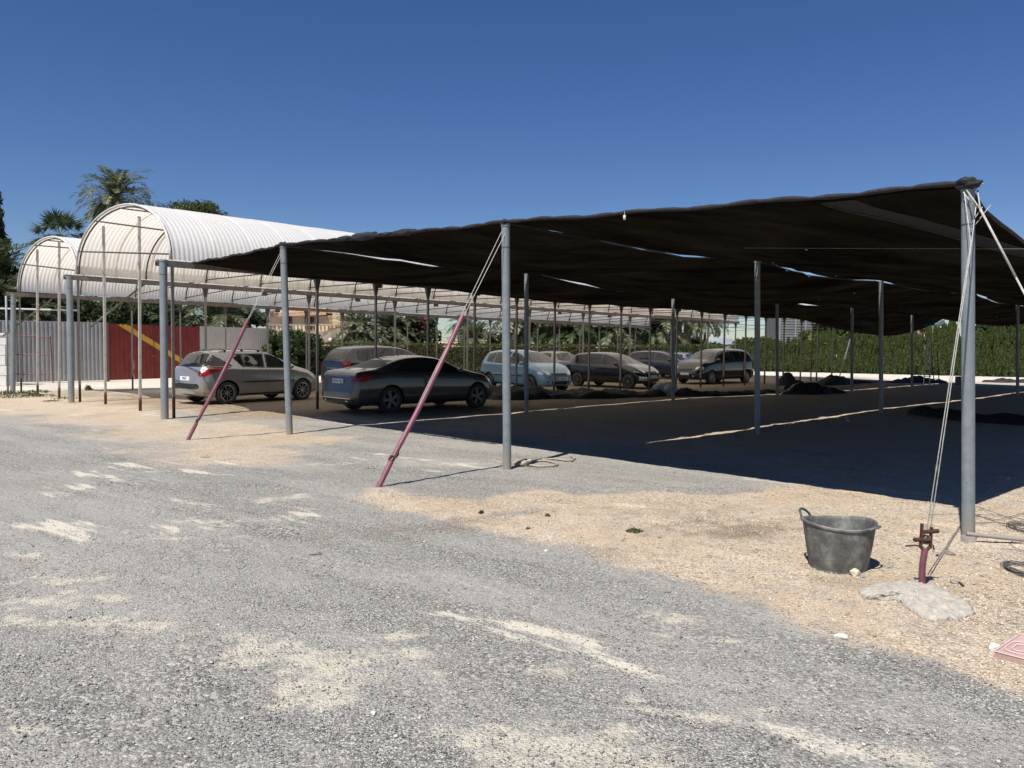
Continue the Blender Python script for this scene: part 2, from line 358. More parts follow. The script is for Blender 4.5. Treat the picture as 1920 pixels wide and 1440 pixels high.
# ------------------------------------------------ loose gravel, real stones scattered over the ground
def stones(name, n, xr, yr, smin, smax, mat, zonefn, seed, flat=.6):
    r = np.random.RandomState(seed)
    # denser towards the viewer
    X = []; Y = []
    u = r.rand(n * 3); v = r.rand(n * 3)
    D = yr[0] * (yr[1] / yr[0]) ** v; x = (u - .5) * 2 * D * .70
    k = zonefn(x, D) > r.rand(len(x)); x = x[k][:n]; D = D[k][:n]; n = len(x)
    s = smin + (smax - smin) * r.rand(n) ** 3
    base = np.array([(1,0,0),(.3,.95,0),(-.8,.6,0),(-.8,-.6,0),(.3,-.95,0),(.2,.1,.8),(-.1,-.1,-.7)], np.float32)
    fac = np.array([(0,1,5),(1,2,5),(2,3,5),(3,4,5),(4,0,5),(1,0,6),(2,1,6),(3,2,6),(4,3,6),(0,4,6)], np.int32)
    b = base[None] * (1 + .35 * (r.rand(n, 7, 3) - .5)); b[:,:,2] *= flat; b[:,:,2] += .25 * (r.rand(n,7)-.5)
    a = r.rand(n) * 6.28; c, sn = np.cos(a), np.sin(a); asp = .6 + .6 * r.rand(n)
    bx = b[:,:,0] * asp[:,None]
    vx = bx * c[:,None] - b[:,:,1] * sn[:,None]; vy = bx * sn[:,None] + b[:,:,1] * c[:,None]
    gi = np.clip(np.searchsorted(gx, x) - 1, 0, len(gx)-1); gj = np.clip(np.searchsorted(gy, D) - 1, 0, len(gy)-1)
    z0 = ZZ[gj, gi]
    VV = np.stack([vx * s[:,None] + x[:,None], vy * s[:,None] + D[:,None], b[:,:,2] * s[:,None] + (z0 + s * flat * .3)[:,None]], -1).reshape(-1, 3)
    FF = (fac[None] + (np.arange(n) * 7)[:,None,None]).reshape(-1, 3)
    o = npmesh(name, VV, FF, mat, fsize=3); o['kind'] = 'stuff'; return o
def stone_mat(name, stops):
    m, nt, b = nmat(name); g = N(nt, 'ShaderNodeNewGeometry')
    r = ramp(nt, g.outputs['Random Per Island'], stops); nt.links.new(r.outputs[0], b.inputs['Base Color']); b.inputs['Roughness'].default_value = .9
    b.inputs['Specular IOR Level'].default_value = .25
    return m
sg = stone_mat('grey_chippings', [(0, (.12, .118, .112)), (.4, (.23, .226, .215)), (.8, (.34, .332, .31)), (.95, (.50, .48, .44)), (1, (.66, .62, .54))])
sb = stone_mat('limestone_chippings', [(0, (.26, .19, .12)), (.4, (.44, .355, .25)), (.85, (.57, .48, .36)), (1, (.72, .65, .54))])
zb1 = lambda x, y: (poly_sd(x, y, BEIGE1) > -.05)
o = stones('grey_gravel_chippings', 60000, None, (2.6, 13), .003, .0085, sg, lambda x, y: np.where(zb1(x, y), .02, .35 + .65 * (vf(x, y, .8, 41) > .45)), 3)
tag(o, 'loose grey chippings strewn over the drive', 'gravel')
o = stones('beige_gravel_chippings', 52000, None, (4.0, 13), .003, .013, sb, lambda x, y: np.where(zb1(x, y), .35 + .65 * (vf(x, y, .9, 44) > .45), .015), 4)
tag(o, 'loose beige crushed limestone around the tub and anchor', 'gravel')
o = stones('scattered_pale_stones', 900, None, (2.7, 12), .006, .017, stone_mat('mixed_stones', [(0, (.16, .15, .13)), (.5, (.36, .34, .30)), (1, (.62, .58, .50))]), lambda x, y: np.where(zb1(x, y), 1, .35), 5)
tag(o, 'small pale stones lying about on both gravels', 'gravel')
def rock(name, px, py, size, mat, label, seed, flat=.6):
    r = random.Random(seed); p = G(px, py)
    bm = bmesh.new(); bmesh.ops.create_icosphere(bm, subdivisions=2, radius=1)
    for v in bm.verts:
        n = 1 + .35 * mnoise.noise(v.co * 1.3 + Vector((seed, 0, 0))) + .12 * mnoise.noise(v.co * 4)
        v.co = v.co * n; v.co.x *= size[0]; v.co.y *= size[1]; v.co.z *= size[2]
    me = bpy.data.meshes.new(name); bm.to_mesh(me); bm.free(); me.materials.append(mat)
    o = bpy.data.objects.new(name, me); COL.objects.link(o); o.location = (p.x, p.y, ground_z(p.x, p.y) + size[2]*.55); o.rotation_euler = (0, 0, r.random()*3)
    return tag(o, label, 'stone', 'stones lying on the gravel')
rk1 = pmat('pale_rock', (.50, .42, .31), .9, 0, (.62, .55, .44), 30, .5, 60); rk2 = pmat('grey_rock', (.20, .20, .19), .9, 0, (.32, .31, .28), 30, .5, 60)
rk3 = pmat('whitish_rock', (.50, .48, .43), .9, 0, (.66, .63, .56), 30, .5, 60)
rock('stone', 1603, 1086, (.045, .035, .032), rk1, 'beige stone at the foot of the black tub', 3)
rock('stone', 1618, 1092, (.028, .02, .015), rk2, 'small dark stone just right of the beige stone by the tub', 4)
rock('stone', 1664, 1072, (.03, .045, .012), rk2, 'flat grey stone in the tub shadow tip', 5)
rock('stone', 1578, 1197, (.04, .025, .018), rk3, 'whitish stone alone near the edge of the grey drive', 6)
rock('stone', 1631, 1212, (.03, .022, .014), rk2, 'grey stone on the gravel border right of the whitish stone', 7)
rock('stone', 1863, 1224, (.035, .03, .028), rk3, 'pale grey stone beside the pink tile', 8)
rock('stone', 1788, 1101, (.04, .025, .015), rk2, 'grey stone chip behind the concrete footing', 9)
rock('stone', 700, 1338, (.018, .014, .01), rk3, 'small white stone on the grey gravel in the foreground', 10)
rock('stone', 1590, 790, (.05, .04, .03), rk1, 'pale stone on the sunlit strip between the net panels', 12)
rock('stone', 1024, 1035, (.02, .018, .012), rk3, 'little white stone at the beige gravel edge', 13)

# ------------------------------------------------ far hills
hm = pmat('hazy_hill_rock', (.20, .22, .25), .95, 0, (.28, .30, .33), .01)  # blue-grey of distance haze is put into the rock colour
hb = MB(); rows = []
for j in range(5):
    row = []
    for i in range(121):
        x = -2500 + i * 50; y = 3300 + j * 130
        e = (fbm(x * .0035, 3.1, 0, 5) * .5 + .5); pk = 26 * math.exp(-((x - 905) / 75) ** 2) + 14 * math.exp(-((x - 990) / 60) ** 2) + 10 * math.exp(-((x - 830) / 60) ** 2)
        z = (0, .62, 1, .6, 0)[j] * (6 + 12 * e + pk) - 1 + (4 * fbm(x*.02, y*.02) if 0 < j < 4 else 0)
        row.append((x, y, z))
    rows.append(row)
hb.grid(rows[::-1]); o = hb.build('hills', hm, smooth=True); struct(o)

# ------------------------------------------------ round steel poles of the perimeter
def round_pole(base, top, r, label, cap=True, rope_lash=False, cat='pole', group='round steel poles along the front'):
    e = empty('steel_pole', (base.x, base.y, 0)); tag(e, label, cat, group)
    b0 = Vector((0, 0, -.05)); t = top - Vector((base.x, base.y, 0))
    m = MB(); m.tube([b0, b0 + (t - b0) * .5, t], r, 20); m.build('shaft', galv, e, True, sharp=40)
    if cap:
        m = MB(); d = (t - b0).normalized(); m.tube([t - d*.03, t + d*.012], r*1.12, 16); m.build('cap', galv, e, True, sharp=40)
    m = MB(); d = (t-b0).normalized()
    m.tube([t - d*.32, t - d*.308], r*1.04, 16); m.build('band', rodm, e, True, sharp=40)
    return e
T1 = UP(25, 552, P1); T2 = UP(130, 519, P2); T3 = UP(306, 488, P3); T4 = UP(531, 462, P4); T5 = UP(948, 421, P5); T6 = UP(1815, 352, P6)
round_pole(P1, T1, .078, 'thick grey pole at the left edge, farthest of the front row')
round_pole(P2, T2, .082, 'thick grey pole between the two arched roofs')
round_pole(P3, T3, .084, 'thick grey pole in front of the red gate')
round_pole(P4, T4, .062, 'slim grey pole in front of the beige wagon')
round_pole(P5, T5, .058, 'slim grey pole between the dark sedan and the pale blue car')
round_pole(P6, T6, .058 if False else .053, 'nearest grey pole at the right corner of the shade net')
# poles under the net
qs = [((1420,812),(1420,491),'pole'), ((1652,775),(1652,528),''), ((987,775.5),(987,510),''), ((1262,752),(1262,558),''), ((1457.5,743),(1457,563),''), ((1597,735),(1598,574),''), ((1710,726),(1710,583),''), ((1908,742),(1908,572),'')]
lab = ['dark pole under the net standing at the start of the long sunlit strip', 'dark pole under the net left of the nearest corner pole', 'dark pole in front of the pale blue car', 'dark pole by the heap in front of the dark blue car',
       'dark pole beside the crumpled net heap', 'dark pole left of the folded black net', 'dark pole beside the step ladder', 'dark pole at the far right edge under the net']
QT = []
for (b_, t_, _), l in zip(qs, lab):
    B = G(*b_); T = UP(*t_, B); QT.append(T)
    round_pole(B, T, .055, l, group='poles standing under the shade net')
Q1, Q2, R1, R2, R3, R4, R5, Q4 = QT

# ------------------------------------------------ tunnel greenhouses
G1 = G(40, 736.5); G2 = G(150, 754); G3 = G(326, 783)
SLOPE = -.0085
def rowpt(g, s, z): return Vector((g.x + UX.x*s, g.y + UX.y*s, z + SLOPE*s))
zG1, zG2, zG3 = UP(40, 549, G1).z, UP(150, 517, G2).z, UP(326, 490, G3).z
def translucent_mat():
    m, nt, b = nmat('corrugated_fibre_sheet'); L = nt.links
    geo = N(nt, 'ShaderNodeNewGeometry')
    n = N(nt, 'ShaderNodeTexNoise', Scale=1.2, Detail=6., Roughness=.7); L.new(geo.outputs['Position'], n.inputs['Vector'])
    c = ramp(nt, n.outputs[0], [(.3, (.80, .82, .83)), (.7, (.86, .90, .93))]).outputs[0]
    L.new(c, b.inputs['Base Color']); b.inputs['Roughness'].default_value = .55
    tr = N(nt, 'ShaderNodeBsdfTranslucent'); tr.inputs[0].default_value = (.95, .88, .77, 1)
    mx = N(nt, 'ShaderNodeMixShader'); mx.inputs[0].default_value = .52
    L.new(b.outputs[0], mx.inputs[1]); L.new(tr.outputs[0], mx.inputs[2]); L.new(mx.outputs[0], nt.nodes['Material Output'].inputs[0])
    return m
sheetm = translucent_mat()
edgem = pmat('pale_arch_edge', (.50, .48, .44), .6, 0, (.62, .60, .56), 5)
def tunnel(name, label, ga, gb, za, zb, rise, ends, start, tail, ngable):
    """half-ellipse roof of corrugated sheets between gutter rows ga (left) and gb (right)"""
    root = empty(name, (ga.x, ga.y, 0)); tag(root, label, 'greenhouse', 'arched tunnel roofs')
    O = Vector((ga.x, ga.y, 0))
    A = lambda s: rowpt(ga, s, za) - O; B = lambda s: rowpt(gb, s, zb) - O
    def arc(s, k, lift=0.):
        a = A(s); b = B(s); c = (a+b)/2; h = (b-a)/2; th = math.pi * (1 - k)
        hl = h.length
        return c + h * (math.cos(th) * (1 + lift/hl)) + ZX * ((math.sin(th) ** .92) * (rise + lift))
    # sheets
    wd = 1.06; n = int(round((ends - start) / .98)); NA = 26; pitch = .11
    sheet = None
    for q in range(n):
        s0 = start + q * .98
        if sheet is None:
            m = MB(); nw = int(wd / pitch * 6)
            rowsP = []
            for i in range(nw + 1):
                s = wd * i / nw; lf = .03 + .008 * math.sin(2*math.pi * s / pitch)
                rowsP.append([arc(s, k/NA, lf) - ZX * 0 for k in range(NA+1)])
            m.grid(rowsP); sheet = m.build('roof_sheet', sheetm, root, True)
            sheet.location = (UX.x*s0, UX.y*s0, SLOPE*s0)
        else:
            c = link_copy(sheet, root); c.location = (UX.x*s0, UX.y*s0, SLOPE*s0 + (.006 if q % 2 else 0))
    # ribs
    sp = 1.83; k = 0; s = start + .02; rib = None
    while s < ends + .1:
        if rib is None:
            m = MB(); m.tube([arc(0, j/20, -.035) for j in range(21)], .022, 6); rib = m.build('arch_rib', rodm, root, True); o = rib
        else: o = link_copy(rib, root)
        o.location = (UX.x*s, UX.y*s, SLOPE*s); s += sp
    m = MB(); m.tube([arc(start-.04, j/24, .015) for j in range(25)], .03, 6); m.build('end_arch', edgem, root, True)
    # purlins
    for kk in (.5,):
        m = MB(); m.tube([arc(start, kk, -.03), arc(ends, kk, -.03)], .018, 5); m.build('purlin', rodm, root, True)
    # tie bars with hangers
    s = start + 3.66; k = 0; tie = None
    while s < ends:
        if tie is None:
            m = MB(); a = A(0) + ZX*.10; b = B(0) + ZX*.10
            m.tube([a, b], .018, 5)
            for f in (.25, .5, .75): p = a.lerp(b, f); m.tube([p, arc(0, f, -.04) if f != .5 else arc(0, .5, -.04)], .009, 4)
            tie = m.build('tie_bar', rodm, root, True); o = tie
        else: o = link_copy(tie, root)
        o.location = (UX.x*s, UX.y*s, SLOPE*s); s += 1.83
    # gable frame
    g0 = -.05
    def px_of(p):
        v = p + O - CAM; return Vector((960 + F_PX*v.dot(rt)/v.dot(fw), 720 - F_PX*v.dot(up)/v.dot(fw)))
    def near_k(x, y, lo, hi):
        return min((lo + (hi-lo)*i/200 for i in range(201)), key=lambda k: (px_of(arc(g0, k)) - Vector((x, y))).length)
    for (xa, ya, xb, yb) in ngable:
        a = arc(g0, near_k(xa, ya, .02, .5)); b = arc(g0, near_k(xb, yb, .5, .98)); m = MB(); m.tube([a, b], .022, 6); m.build('gable_rail', rodm, root, True)
    return root, arc
tA, arcA = tunnel('tunnel_greenhouse', 'large arched white corrugated roof on posts behind the cars', G2, G3, zG2+.04, zG3+.04, UP(232, 391, (G2+G3)/2).z - (zG2+zG3)/2, 36., 0., 0, [(187,423,297,437),(160,475,303,488)])
tB, arcB = tunnel('tunnel_greenhouse', 'smaller arched white corrugated roof at the far left', G1, G2, zG1+.04, zG2+.04, UP(100, 451, (G1+G2)/2).z - (zG1+zG2)/2, 35., 0., 0, [(70,466,123,470),(54,500,140,507)])
# gutters as beams
def gutter(root, g, z, s0, s1, w=.15, h=.13):
    O = root.location; m = MB(); a = rowpt(g, s0, z) - O; b = rowpt(g, s1, z) - O
    m.beam(a, b, w, h*.35); m.beam(a + VX*(w/2) - ZX*h*.3, b + VX*(w/2) - ZX*h*.3, .012, h); m.beam(a - VX*(w/2) - ZX*h*.3, b - VX*(w/2) - ZX*h*.3, .012, h)
    m.build('gutter', beamm, root)
gutter(tA, G2, zG2-.02, -.35, 36.3); gutter(tB, G1, zG1-.02, -.35, 35.3)
mg = MB(); gutter(tA, G3, zG3-.02, -.35, 36.3)
for rt_, g, z in ((tA, G2, zG2), (tB, G1, zG1), (tA, G3, zG3)):        # small drip brackets below the gutters
    pb = None
    for k in range(1, 9):
        s = 2.0 + k * 3.66
        if pb is None:
            m = MB(); m.box((0,0,-.17), (.13,.13,.12), (UX, VX, ZX)); pb = m.build('gutter_bracket', rodm, rt_); o = pb
        else: o = link_copy(pb, rt_)
        o.location = rowpt(g, s, z) - rt_.location
def post_mesh(h, w=.05, cap=True):
    m = MB(); m.box((0, 0, h/2 - .05), (w, w*1.15, h+.1), (UX, VX, ZX))
    return m
def cap_mesh():
    m = MB(); a = .026; b = .075
    vs = []
    for z, q in ((-.42, a), (-.08, b), (-.02, b)):
        vs += [UX*(i*q) + VX*(j*q*.8) + ZX*z for i, j in ((-1,-1),(1,-1),(1,1),(-1,1))]
    fs = [(0,1,2,3)[::-1], (8,9,10,11)]
    for l in (0, 4):
        for k in range(4): fs.append((l+k, l+(k+1)%4, l+4+(k+1)%4, l+4+k))
    m.add(vs, fs); return m
def post_row(root, g, z, ss, w=.052, caps=True):
    O = root.location; pm = None; cm = None
    for s in ss:
        p = rowpt(g, s, 0) - O; p.z = 0
        zt = z + SLOPE*s - .05
        if pm is None: pm = post_mesh(z - .03, w).build('post', postm, root); q = pm
        else: q = link_copy(pm, root)
        q.location = p; q.scale = (1, 1, zt / (z - .05))
        if caps and s > .5:
            if cm is None: cm = cap_mesh().build('post_head', rodm, q); c = cm
            else: c = link_copy(cm, q)
            c.location = (0, 0, z - .05)
post_row(tA, G3, zG3, [0] + [3.72 + 1.83*k for k in range(18)])
post_row(tA, G2, zG2, [3.66*k for k in range(10)] + [36])
post_row(tB, G1, zG1, [0, 3.55] + [5.3 + 1.78*k for k in range(17)], .045)
# gable uprights
for root, px, pb, pt in ((tA, 0, (198, 758), (194, 424)), (tA, 0, (263, 771), (261, 406)), (tB, 0, (70.5, 740), (70, 467)), (tB, 0, (111, 747), (111, 452))):
    b_ = G(*pb); t_ = UP(*pt, b_); m = MB(); O = root.location; b2 = b_ - O; b2.z = 0; m.beam((b2.x*0, 0, -.05), (t_ - b_)*1.0, .055, .06, UX)
    o = m.build('gable_post', palepost, root); o.location = b2
# knee braces
for root, g, z, s in ((tA, G2, zG2, 1.8), (tB, G1, zG1, 1.0), (tA, G2, zG2, 34)):
    m = MB(); a = rowpt(g, s, z-.12) - root.location; b = a - UX*1.5 - ZX*1.3; m.beam(a, b, .05, .05); m.build('knee_brace', beamm, root)
# thin continuing frame cables past the roof end
for i, (z, s1) in enumerate(((3.3, 48), (3.1, 48), (2.9, 46))):
    m = MB(); p = rowpt(G2 if i else G3, 30, 0); q = p + UX*(s1-30); p.z = z; q.z = z - .05; m.tube([p, q], .014, 5)
    tag(m.build('cable', rodm), ['upper dark cable running on past the greenhouse end', 'middle dark cable running on past the greenhouse end', 'lower dark cable running on past the greenhouse end'][i], 'cable', 'cables beyond the arched roof')
# pale horizontal pipe behind the first posts
m = MB(); a = AT(-60, 577, 29.5); b = AT(146, 582, 27.0); m.tube([a, b], .028, 8); tag(m.build('pipe', pmat('pale_pipe', (.5, .5, .48), .6)), 'long pale horizontal pipe behind the left poles', 'pipe')
e_ = G(15, 733); m = MB(); m.tube([(0,0,-.05), (0,0,UP(12, 555, e_).z)], .035, 8); tag(m.build('prop_post', galv, None, True, loc=(0,0,0)), 'thin grey post just left of the farthest thick pole', 'post').location = e_

# ------------------------------------------------ shade nets
def net_mat():
    m, nt, b = nmat('black_shade_net'); L = nt.links
    geo = N(nt, 'ShaderNodeNewGeometry'); mp = N(nt, 'ShaderNodeMapping'); mp.inputs['Rotation'].default_value = (0, 0, R(-45)); mp.inputs['Scale'].default_value = (.45, .8, 1); L.new(geo.outputs['Position'], mp.inputs[0])
    n = N(nt, 'ShaderNodeTexNoise', Scale=1.3, Detail=8., Roughness=.7); L.new(mp.outputs[0], n.inputs['Vector'])
    n2 = N(nt, 'ShaderNodeTexNoise', Scale=14., Detail=4.); L.new(mp.outputs[0], n2.inputs['Vector'])
    c = ramp(nt, n.outputs[0], [(.3, (.0034, .0033, .0032)), (.6, (.0046, .0042, .0037)), (.85, (.009, .0075, .006))]).outputs[0]
    df = N(nt, 'ShaderNodeBsdfDiffuse'); L.new(c, df.inputs[0])
    bp = N(nt, 'ShaderNodeBump', Strength=.2, Distance=.03); L.new(n2.outputs[0], bp.inputs['Height']); L.new(bp.outputs[0], df.inputs['Normal'])
    tr = N(nt, 'ShaderNodeBsdfTranslucent'); L.new(ramp(nt, n.outputs[0], [(.4, (.0010, .0008, .0005)), (.75, (.006, .0045, .003))]).outputs[0], tr.inputs[0])
    ad = N(nt, 'ShaderNodeAddShader'); L.new(df.outputs[0], ad.inputs[0]); L.new(tr.outputs[0], ad.inputs[1])
    vo = N(nt, 'ShaderNodeTexVoronoi', Scale=2.6); L.new(mp.outputs[0], vo.inputs['Vector']); n3 = N(nt, 'ShaderNodeTexNoise', Scale=.8, Detail=3.); L.new(geo.outputs['Position'], n3.inputs['Vector'])
    hole = math_(nt, 'MULTIPLY', math_(nt, 'LESS_THAN', vo.outputs['Distance'], .028), math_(nt, 'GREATER_THAN', n3.outputs[0], .56))
    tp_ = N(nt, 'ShaderNodeBsdfTransparent'); mx = N(nt, 'ShaderNodeMixShader'); L.new(hole, mx.inputs[0]); L.new(ad.outputs[0], mx.inputs[1]); L.new(tp_.outputs[0], mx.inputs[2])
    L.new(mx.outputs[0], nt.nodes['Material Output'].inputs[0])
    return m
netm = net_mat(); hemm = pmat('net_hem', (.006, .006, .008), .8, 0, (.022, .023, .028), 12, .8, 50)
def polyline(pts):
    L = [0]
    for a, b in zip(pts, pts[1:]): L.append(L[-1] + (b-a).length)
    def f(s):
        s = max(0, min(L[-1]-1e-6, s))
        for i in range(len(pts)-1):
            if s <= L[i+1]: t = (s-L[i])/(L[i+1]-L[i]); return pts[i].lerp(pts[i+1], t), t, i
        return pts[-1], 1, len(pts)-2
    return f, L[-1]
def zto(p, z): q = Vector(p); q.z = z; return q
SN = 39.0
r0 = [T6] + [zto(P6 + UX*(7*k), 3.3 + .02*k) for k in range(1, 6)]
r1 = [T5, Q1, Q2, zto(P5 + UX*21, 3.5), Q4, zto(P5 + UX*35, 3.55)]
def ext(p, q, s): d = (q-p); d.z = 0; d.normalize(); r = Vector(p) + d*s; r.z = p.z; return r
r2 = [T4, R1, R2, R3, R4, R5, ext(R5, R5 + UX, 5.5)]
g3s = Vector((G3.x, G3.y, 0))
r3 = [rowpt(G3, .45, zG3 - .03)] + [rowpt(G3, 7*k, zG3 - .10) for k in range(1, 6)] + [rowpt(G3, 37, zG3-.1)]
rows_ = [polyline(r) for r in (r0, r1, r2, r3)]
def net(idx, near, far, sag, label, gap_far, gap_near, s_end, bulge=0., edge_sag=0.):
    fa, La = rows_[near]; fb, Lb = rows_[far]
    ns, nw = 150, 26
    root = empty('shade_net', (0,0,0)); tag(root, label, 'shade net', 'black shade net panels')
    P = []
    for i in range(ns+1):
        s = i/ns
        pa, ta, ia = fa(s * min(La, s_end)); pb, tb, ib = fb(s * min(Lb, s_end)); sa = s * s_end
        row = []
        d = (pb - pa); d2 = Vector((d.x, d.y, 0)).normalized()
        gn = gap_near(sa); gf = gap_far(sa)
        a2 = pa + d2 * gn; b2 = pb - d2 * gf
        cabl = .10 * math.sin(math.pi*ta); cabr = .10 * math.sin(math.pi*tb)
        for j in range(nw+1):
            w = j/nw; p = a2.lerp(b2, w)
            k = 4*w*(1-w); ss = sstep(0, 4, sa)
            z = -sag * k * ss * (.75 + .35*math.sin(sa*.5 + idx)) - cabl*(1-w)*ss - cabr*w*ss
            z -= edge_sag * (1-w)**3 * (math.sin(math.pi*ta)**.55)
            z += (.06 * fbm(sa*.35, w*2.5, idx*7) + .010 * fbm(sa*1.5, w*9, idx*3)) * sstep(0, 1.2, sa) * (1 if idx else .6)
            z += .012 * math.sin(w*23 + idx) * math.exp(-sa*1.1) * sstep(0, .05, min(w, 1-w))
            z -= bulge * sstep(s_end-9, s_end-2, sa) * k
            off = (p - a2) * 0
            out = -UX * (.10 * k + .03*math.sin(w*31)) * 0 + UX * (.10 * k) * (1 - sstep(0, 2, sa))
            row.append(p + ZX*(z + .02) + out)
        P.append(row)
    m = MB(); m.grid(P); m.build('net_panel', netm, root, True)
    # front hem: a rolled, knotted edge
    pts = []; rs = []
    n = 60
    for j in range(n+1):
        w = j/n * nw; a = int(min(nw-1, w)); f = w - a; p = Vector(P[0][a]).lerp(Vector(P[0][a+1]), f)
        knot = abs(math.sin(j*.62)) ** .35
        pts.append(p + ZX*(.008 + .012*knot)); rs.append(.010 + .017*knot*(.8 + .4*rng.random()))
    m = MB(); m.tube(pts, rs, 7); m.build('hem', hemm, root, True)
    # long edges
    for jj, sel in ((0, P), (nw, P)):
        pts = [Vector(P[i][jj]) for i in range(0, ns+1, 2)]; m = MB(); m.tube(pts, .018, 5); m.build('edge_cord', hemm, root, True)
    return root, P
gn_ = lambda s, a, b, seed: sstep(a, a+1.2, s) * (b + .16 * fbm(s*.9, seed, 0, 4) + .05*fbm(s*5, seed))
zero = lambda s: .0
n0, PN0 = net(0, 0, 1, .22, 'near right panel of black netting between the two nearest poles', lambda s: max(0, gn_(s, 1.8, .03, 3)), zero, 36, .1, .42)
n1, PN1 = net(1, 1, 2, .30, 'middle panel of black netting reaching back under the sky', lambda s: max(0, gn_(s, -1, .05, 8)), lambda s: max(0, gn_(s, 1.8, .12, 5)), 36.5, .40)
n2, PN2 = net(2, 2, 3, .22, 'far left panel of black netting beside the greenhouse', zero, lambda s: max(0, gn_(s, -1, .10, 11)), 36, .6)
def net_pt(P, s, w, drop):
    i = min(len(P)-1.001, s/36*150); j = min(len(P[0])-1.001, w*26); a, b = int(i), int(j); fi, fj = i-a, j-b
    p = (Vector(P[a][b]).lerp(Vector(P[a][b+1]), fj)).lerp(Vector(P[a+1][b]).lerp(Vector(P[a+1][b+1]), fj), fi); return p - ZX*drop
lapm = pmat('double_net_lap', (.002, .0023, .0035), .7, 0, (.007, .008, .012), 60, .6, 90, stretch=(1, 4, 1))
m = MB(); rowsL = [[net_pt(PN0, .05 + 2.6*t, .235*(1-t) + .03*t - wv, .012) for wv in (0, .02, .04, .06)] for t in [k/24 for k in range(25)]]
m.grid(rowsL); m.build('lap_band', lapm, n0, True)
m = MB(); m.tube([r[0] - ZX*.006 for r in rowsL], .012, 5); m.build('seam_cord', hemm, n0)
# torn flaps hanging at the back edge
fm = pmat('grey_green_net', (.10, .14, .14), .8, 0, (.06, .09, .09), 10)
for i, (poly, Y, l) in enumerate(([((1610,601),(1628,600),(1640,604),(1650,606),(1618,613)), 36, 'small torn flap of grey green net hanging at the back'], [((1720,606),(1745,601),(1772,600),(1768,612),(1752,610),(1730,611)), 39, 'larger torn flap of grey green net hanging at the back edge'])):
    m = MB(); top = [AT(x, y - .5, Y + .3*math.sin(k)) for k, (x, y) in enumerate(poly)]; bk = [p + Vector((0, .012, 0)) for p in top]
    n = len(poly); m.add(top + bk, [tuple(range(n)), tuple(range(n, 2*n))[::-1]] + [(k, (k+1) % n, n+(k+1) % n, n+k) for k in range(n)])
    tag(m.build('net_flap', fm), l, 'net flap', 'torn net flaps')
# cloth bunched on the pole heads
for T, l, sc in ((T6, 'bunched black netting tied over the head of the nearest pole', 1.15), (T5, 'knot of black netting tied over the pole between sedan and blue car', .95), (T4, 'knot of black netting tied over the pole before the beige wagon', 1.0)):
    bm = bmesh.new(); bmesh.ops.create_icosphere(bm, subdivisions=3, radius=1)
    for v in bm.verts:
        k = 1 + .45*mnoise.noise(v.co*1.8 + T) + .15*mnoise.noise(v.co*6); v.co *= k; v.co.x *= .085*sc; v.co.y *= .085*sc; v.co.z *= .05*sc
    me = bpy.data.meshes.new('net_knot'); bm.to_mesh(me); bm.free(); me.materials.append(hemm)
    for p in me.polygons: p.use_smooth = True
    o = bpy.data.objects.new('net_knot', me); COL.objects.link(o); o.location = T + ZX*.03
    tag(o, l, 'net', 'net bunched on pole heads')
# ragged folds standing up on the hem between the two left stays
for i, (w, sz) in enumerate(((.30, .07), (.38, .16), (.47, .10), (.57, .20), (.66, .12), (.72, .07))):
    a = T5.lerp(T4, 1 - w if False else w); bm = bmesh.new(); bmesh.ops.create_icosphere(bm, subdivisions=3, radius=1)
    dv = (T4 - T5); dv.z = 0; dv.normalize()
    for v in bm.verts:
        k = 1 + .4*mnoise.noise(v.co*2 + Vector((i*3,0,0))) + .2*mnoise.noise(v.co*7); q = v.co * k; v.co = dv*(q.x*sz*2.2) + Vector((dv.y,-dv.x,0))*(q.y*.04) + ZX*(q.z*sz*.30)
    me = bpy.data.meshes.new('net_fold'); bm.to_mesh(me); bm.free(); me.materials.append(hemm)
    for p in me.polygons: p.use_smooth = True
    o = bpy.data.objects.new('net_fold', me); COL.objects.link(o); o.location = a + ZX*.035; o.parent = n1
# folded bits on the front hem of the middle panel
bm = MB()
# little hanging insulators
for (x, y), w, l in (((1171, 403), .58, 'small white clip hanging from the net hem near the middle'), ((1557, 369), .29, 'small white clip hanging from the net hem near the right pole')):
    a = T6.lerp(T5, w); p = AT(x, y, a.y); e = empty('hanging_clip', p); tag(e, l, 'clip', 'white clips on the net hem')
    m = MB(); m.tube([(0,0,.04), (0,0,-.0)], .004, 5); m.build('hook', ropem, e)
    m = MB(); m.lathe([(0,0), (.014,-.004), (.017,-.03), (.014,-.055), (0,-.058)], 10); m.build('body', pmat('clip_plastic', (.6,.58,.5), .5), e, True)

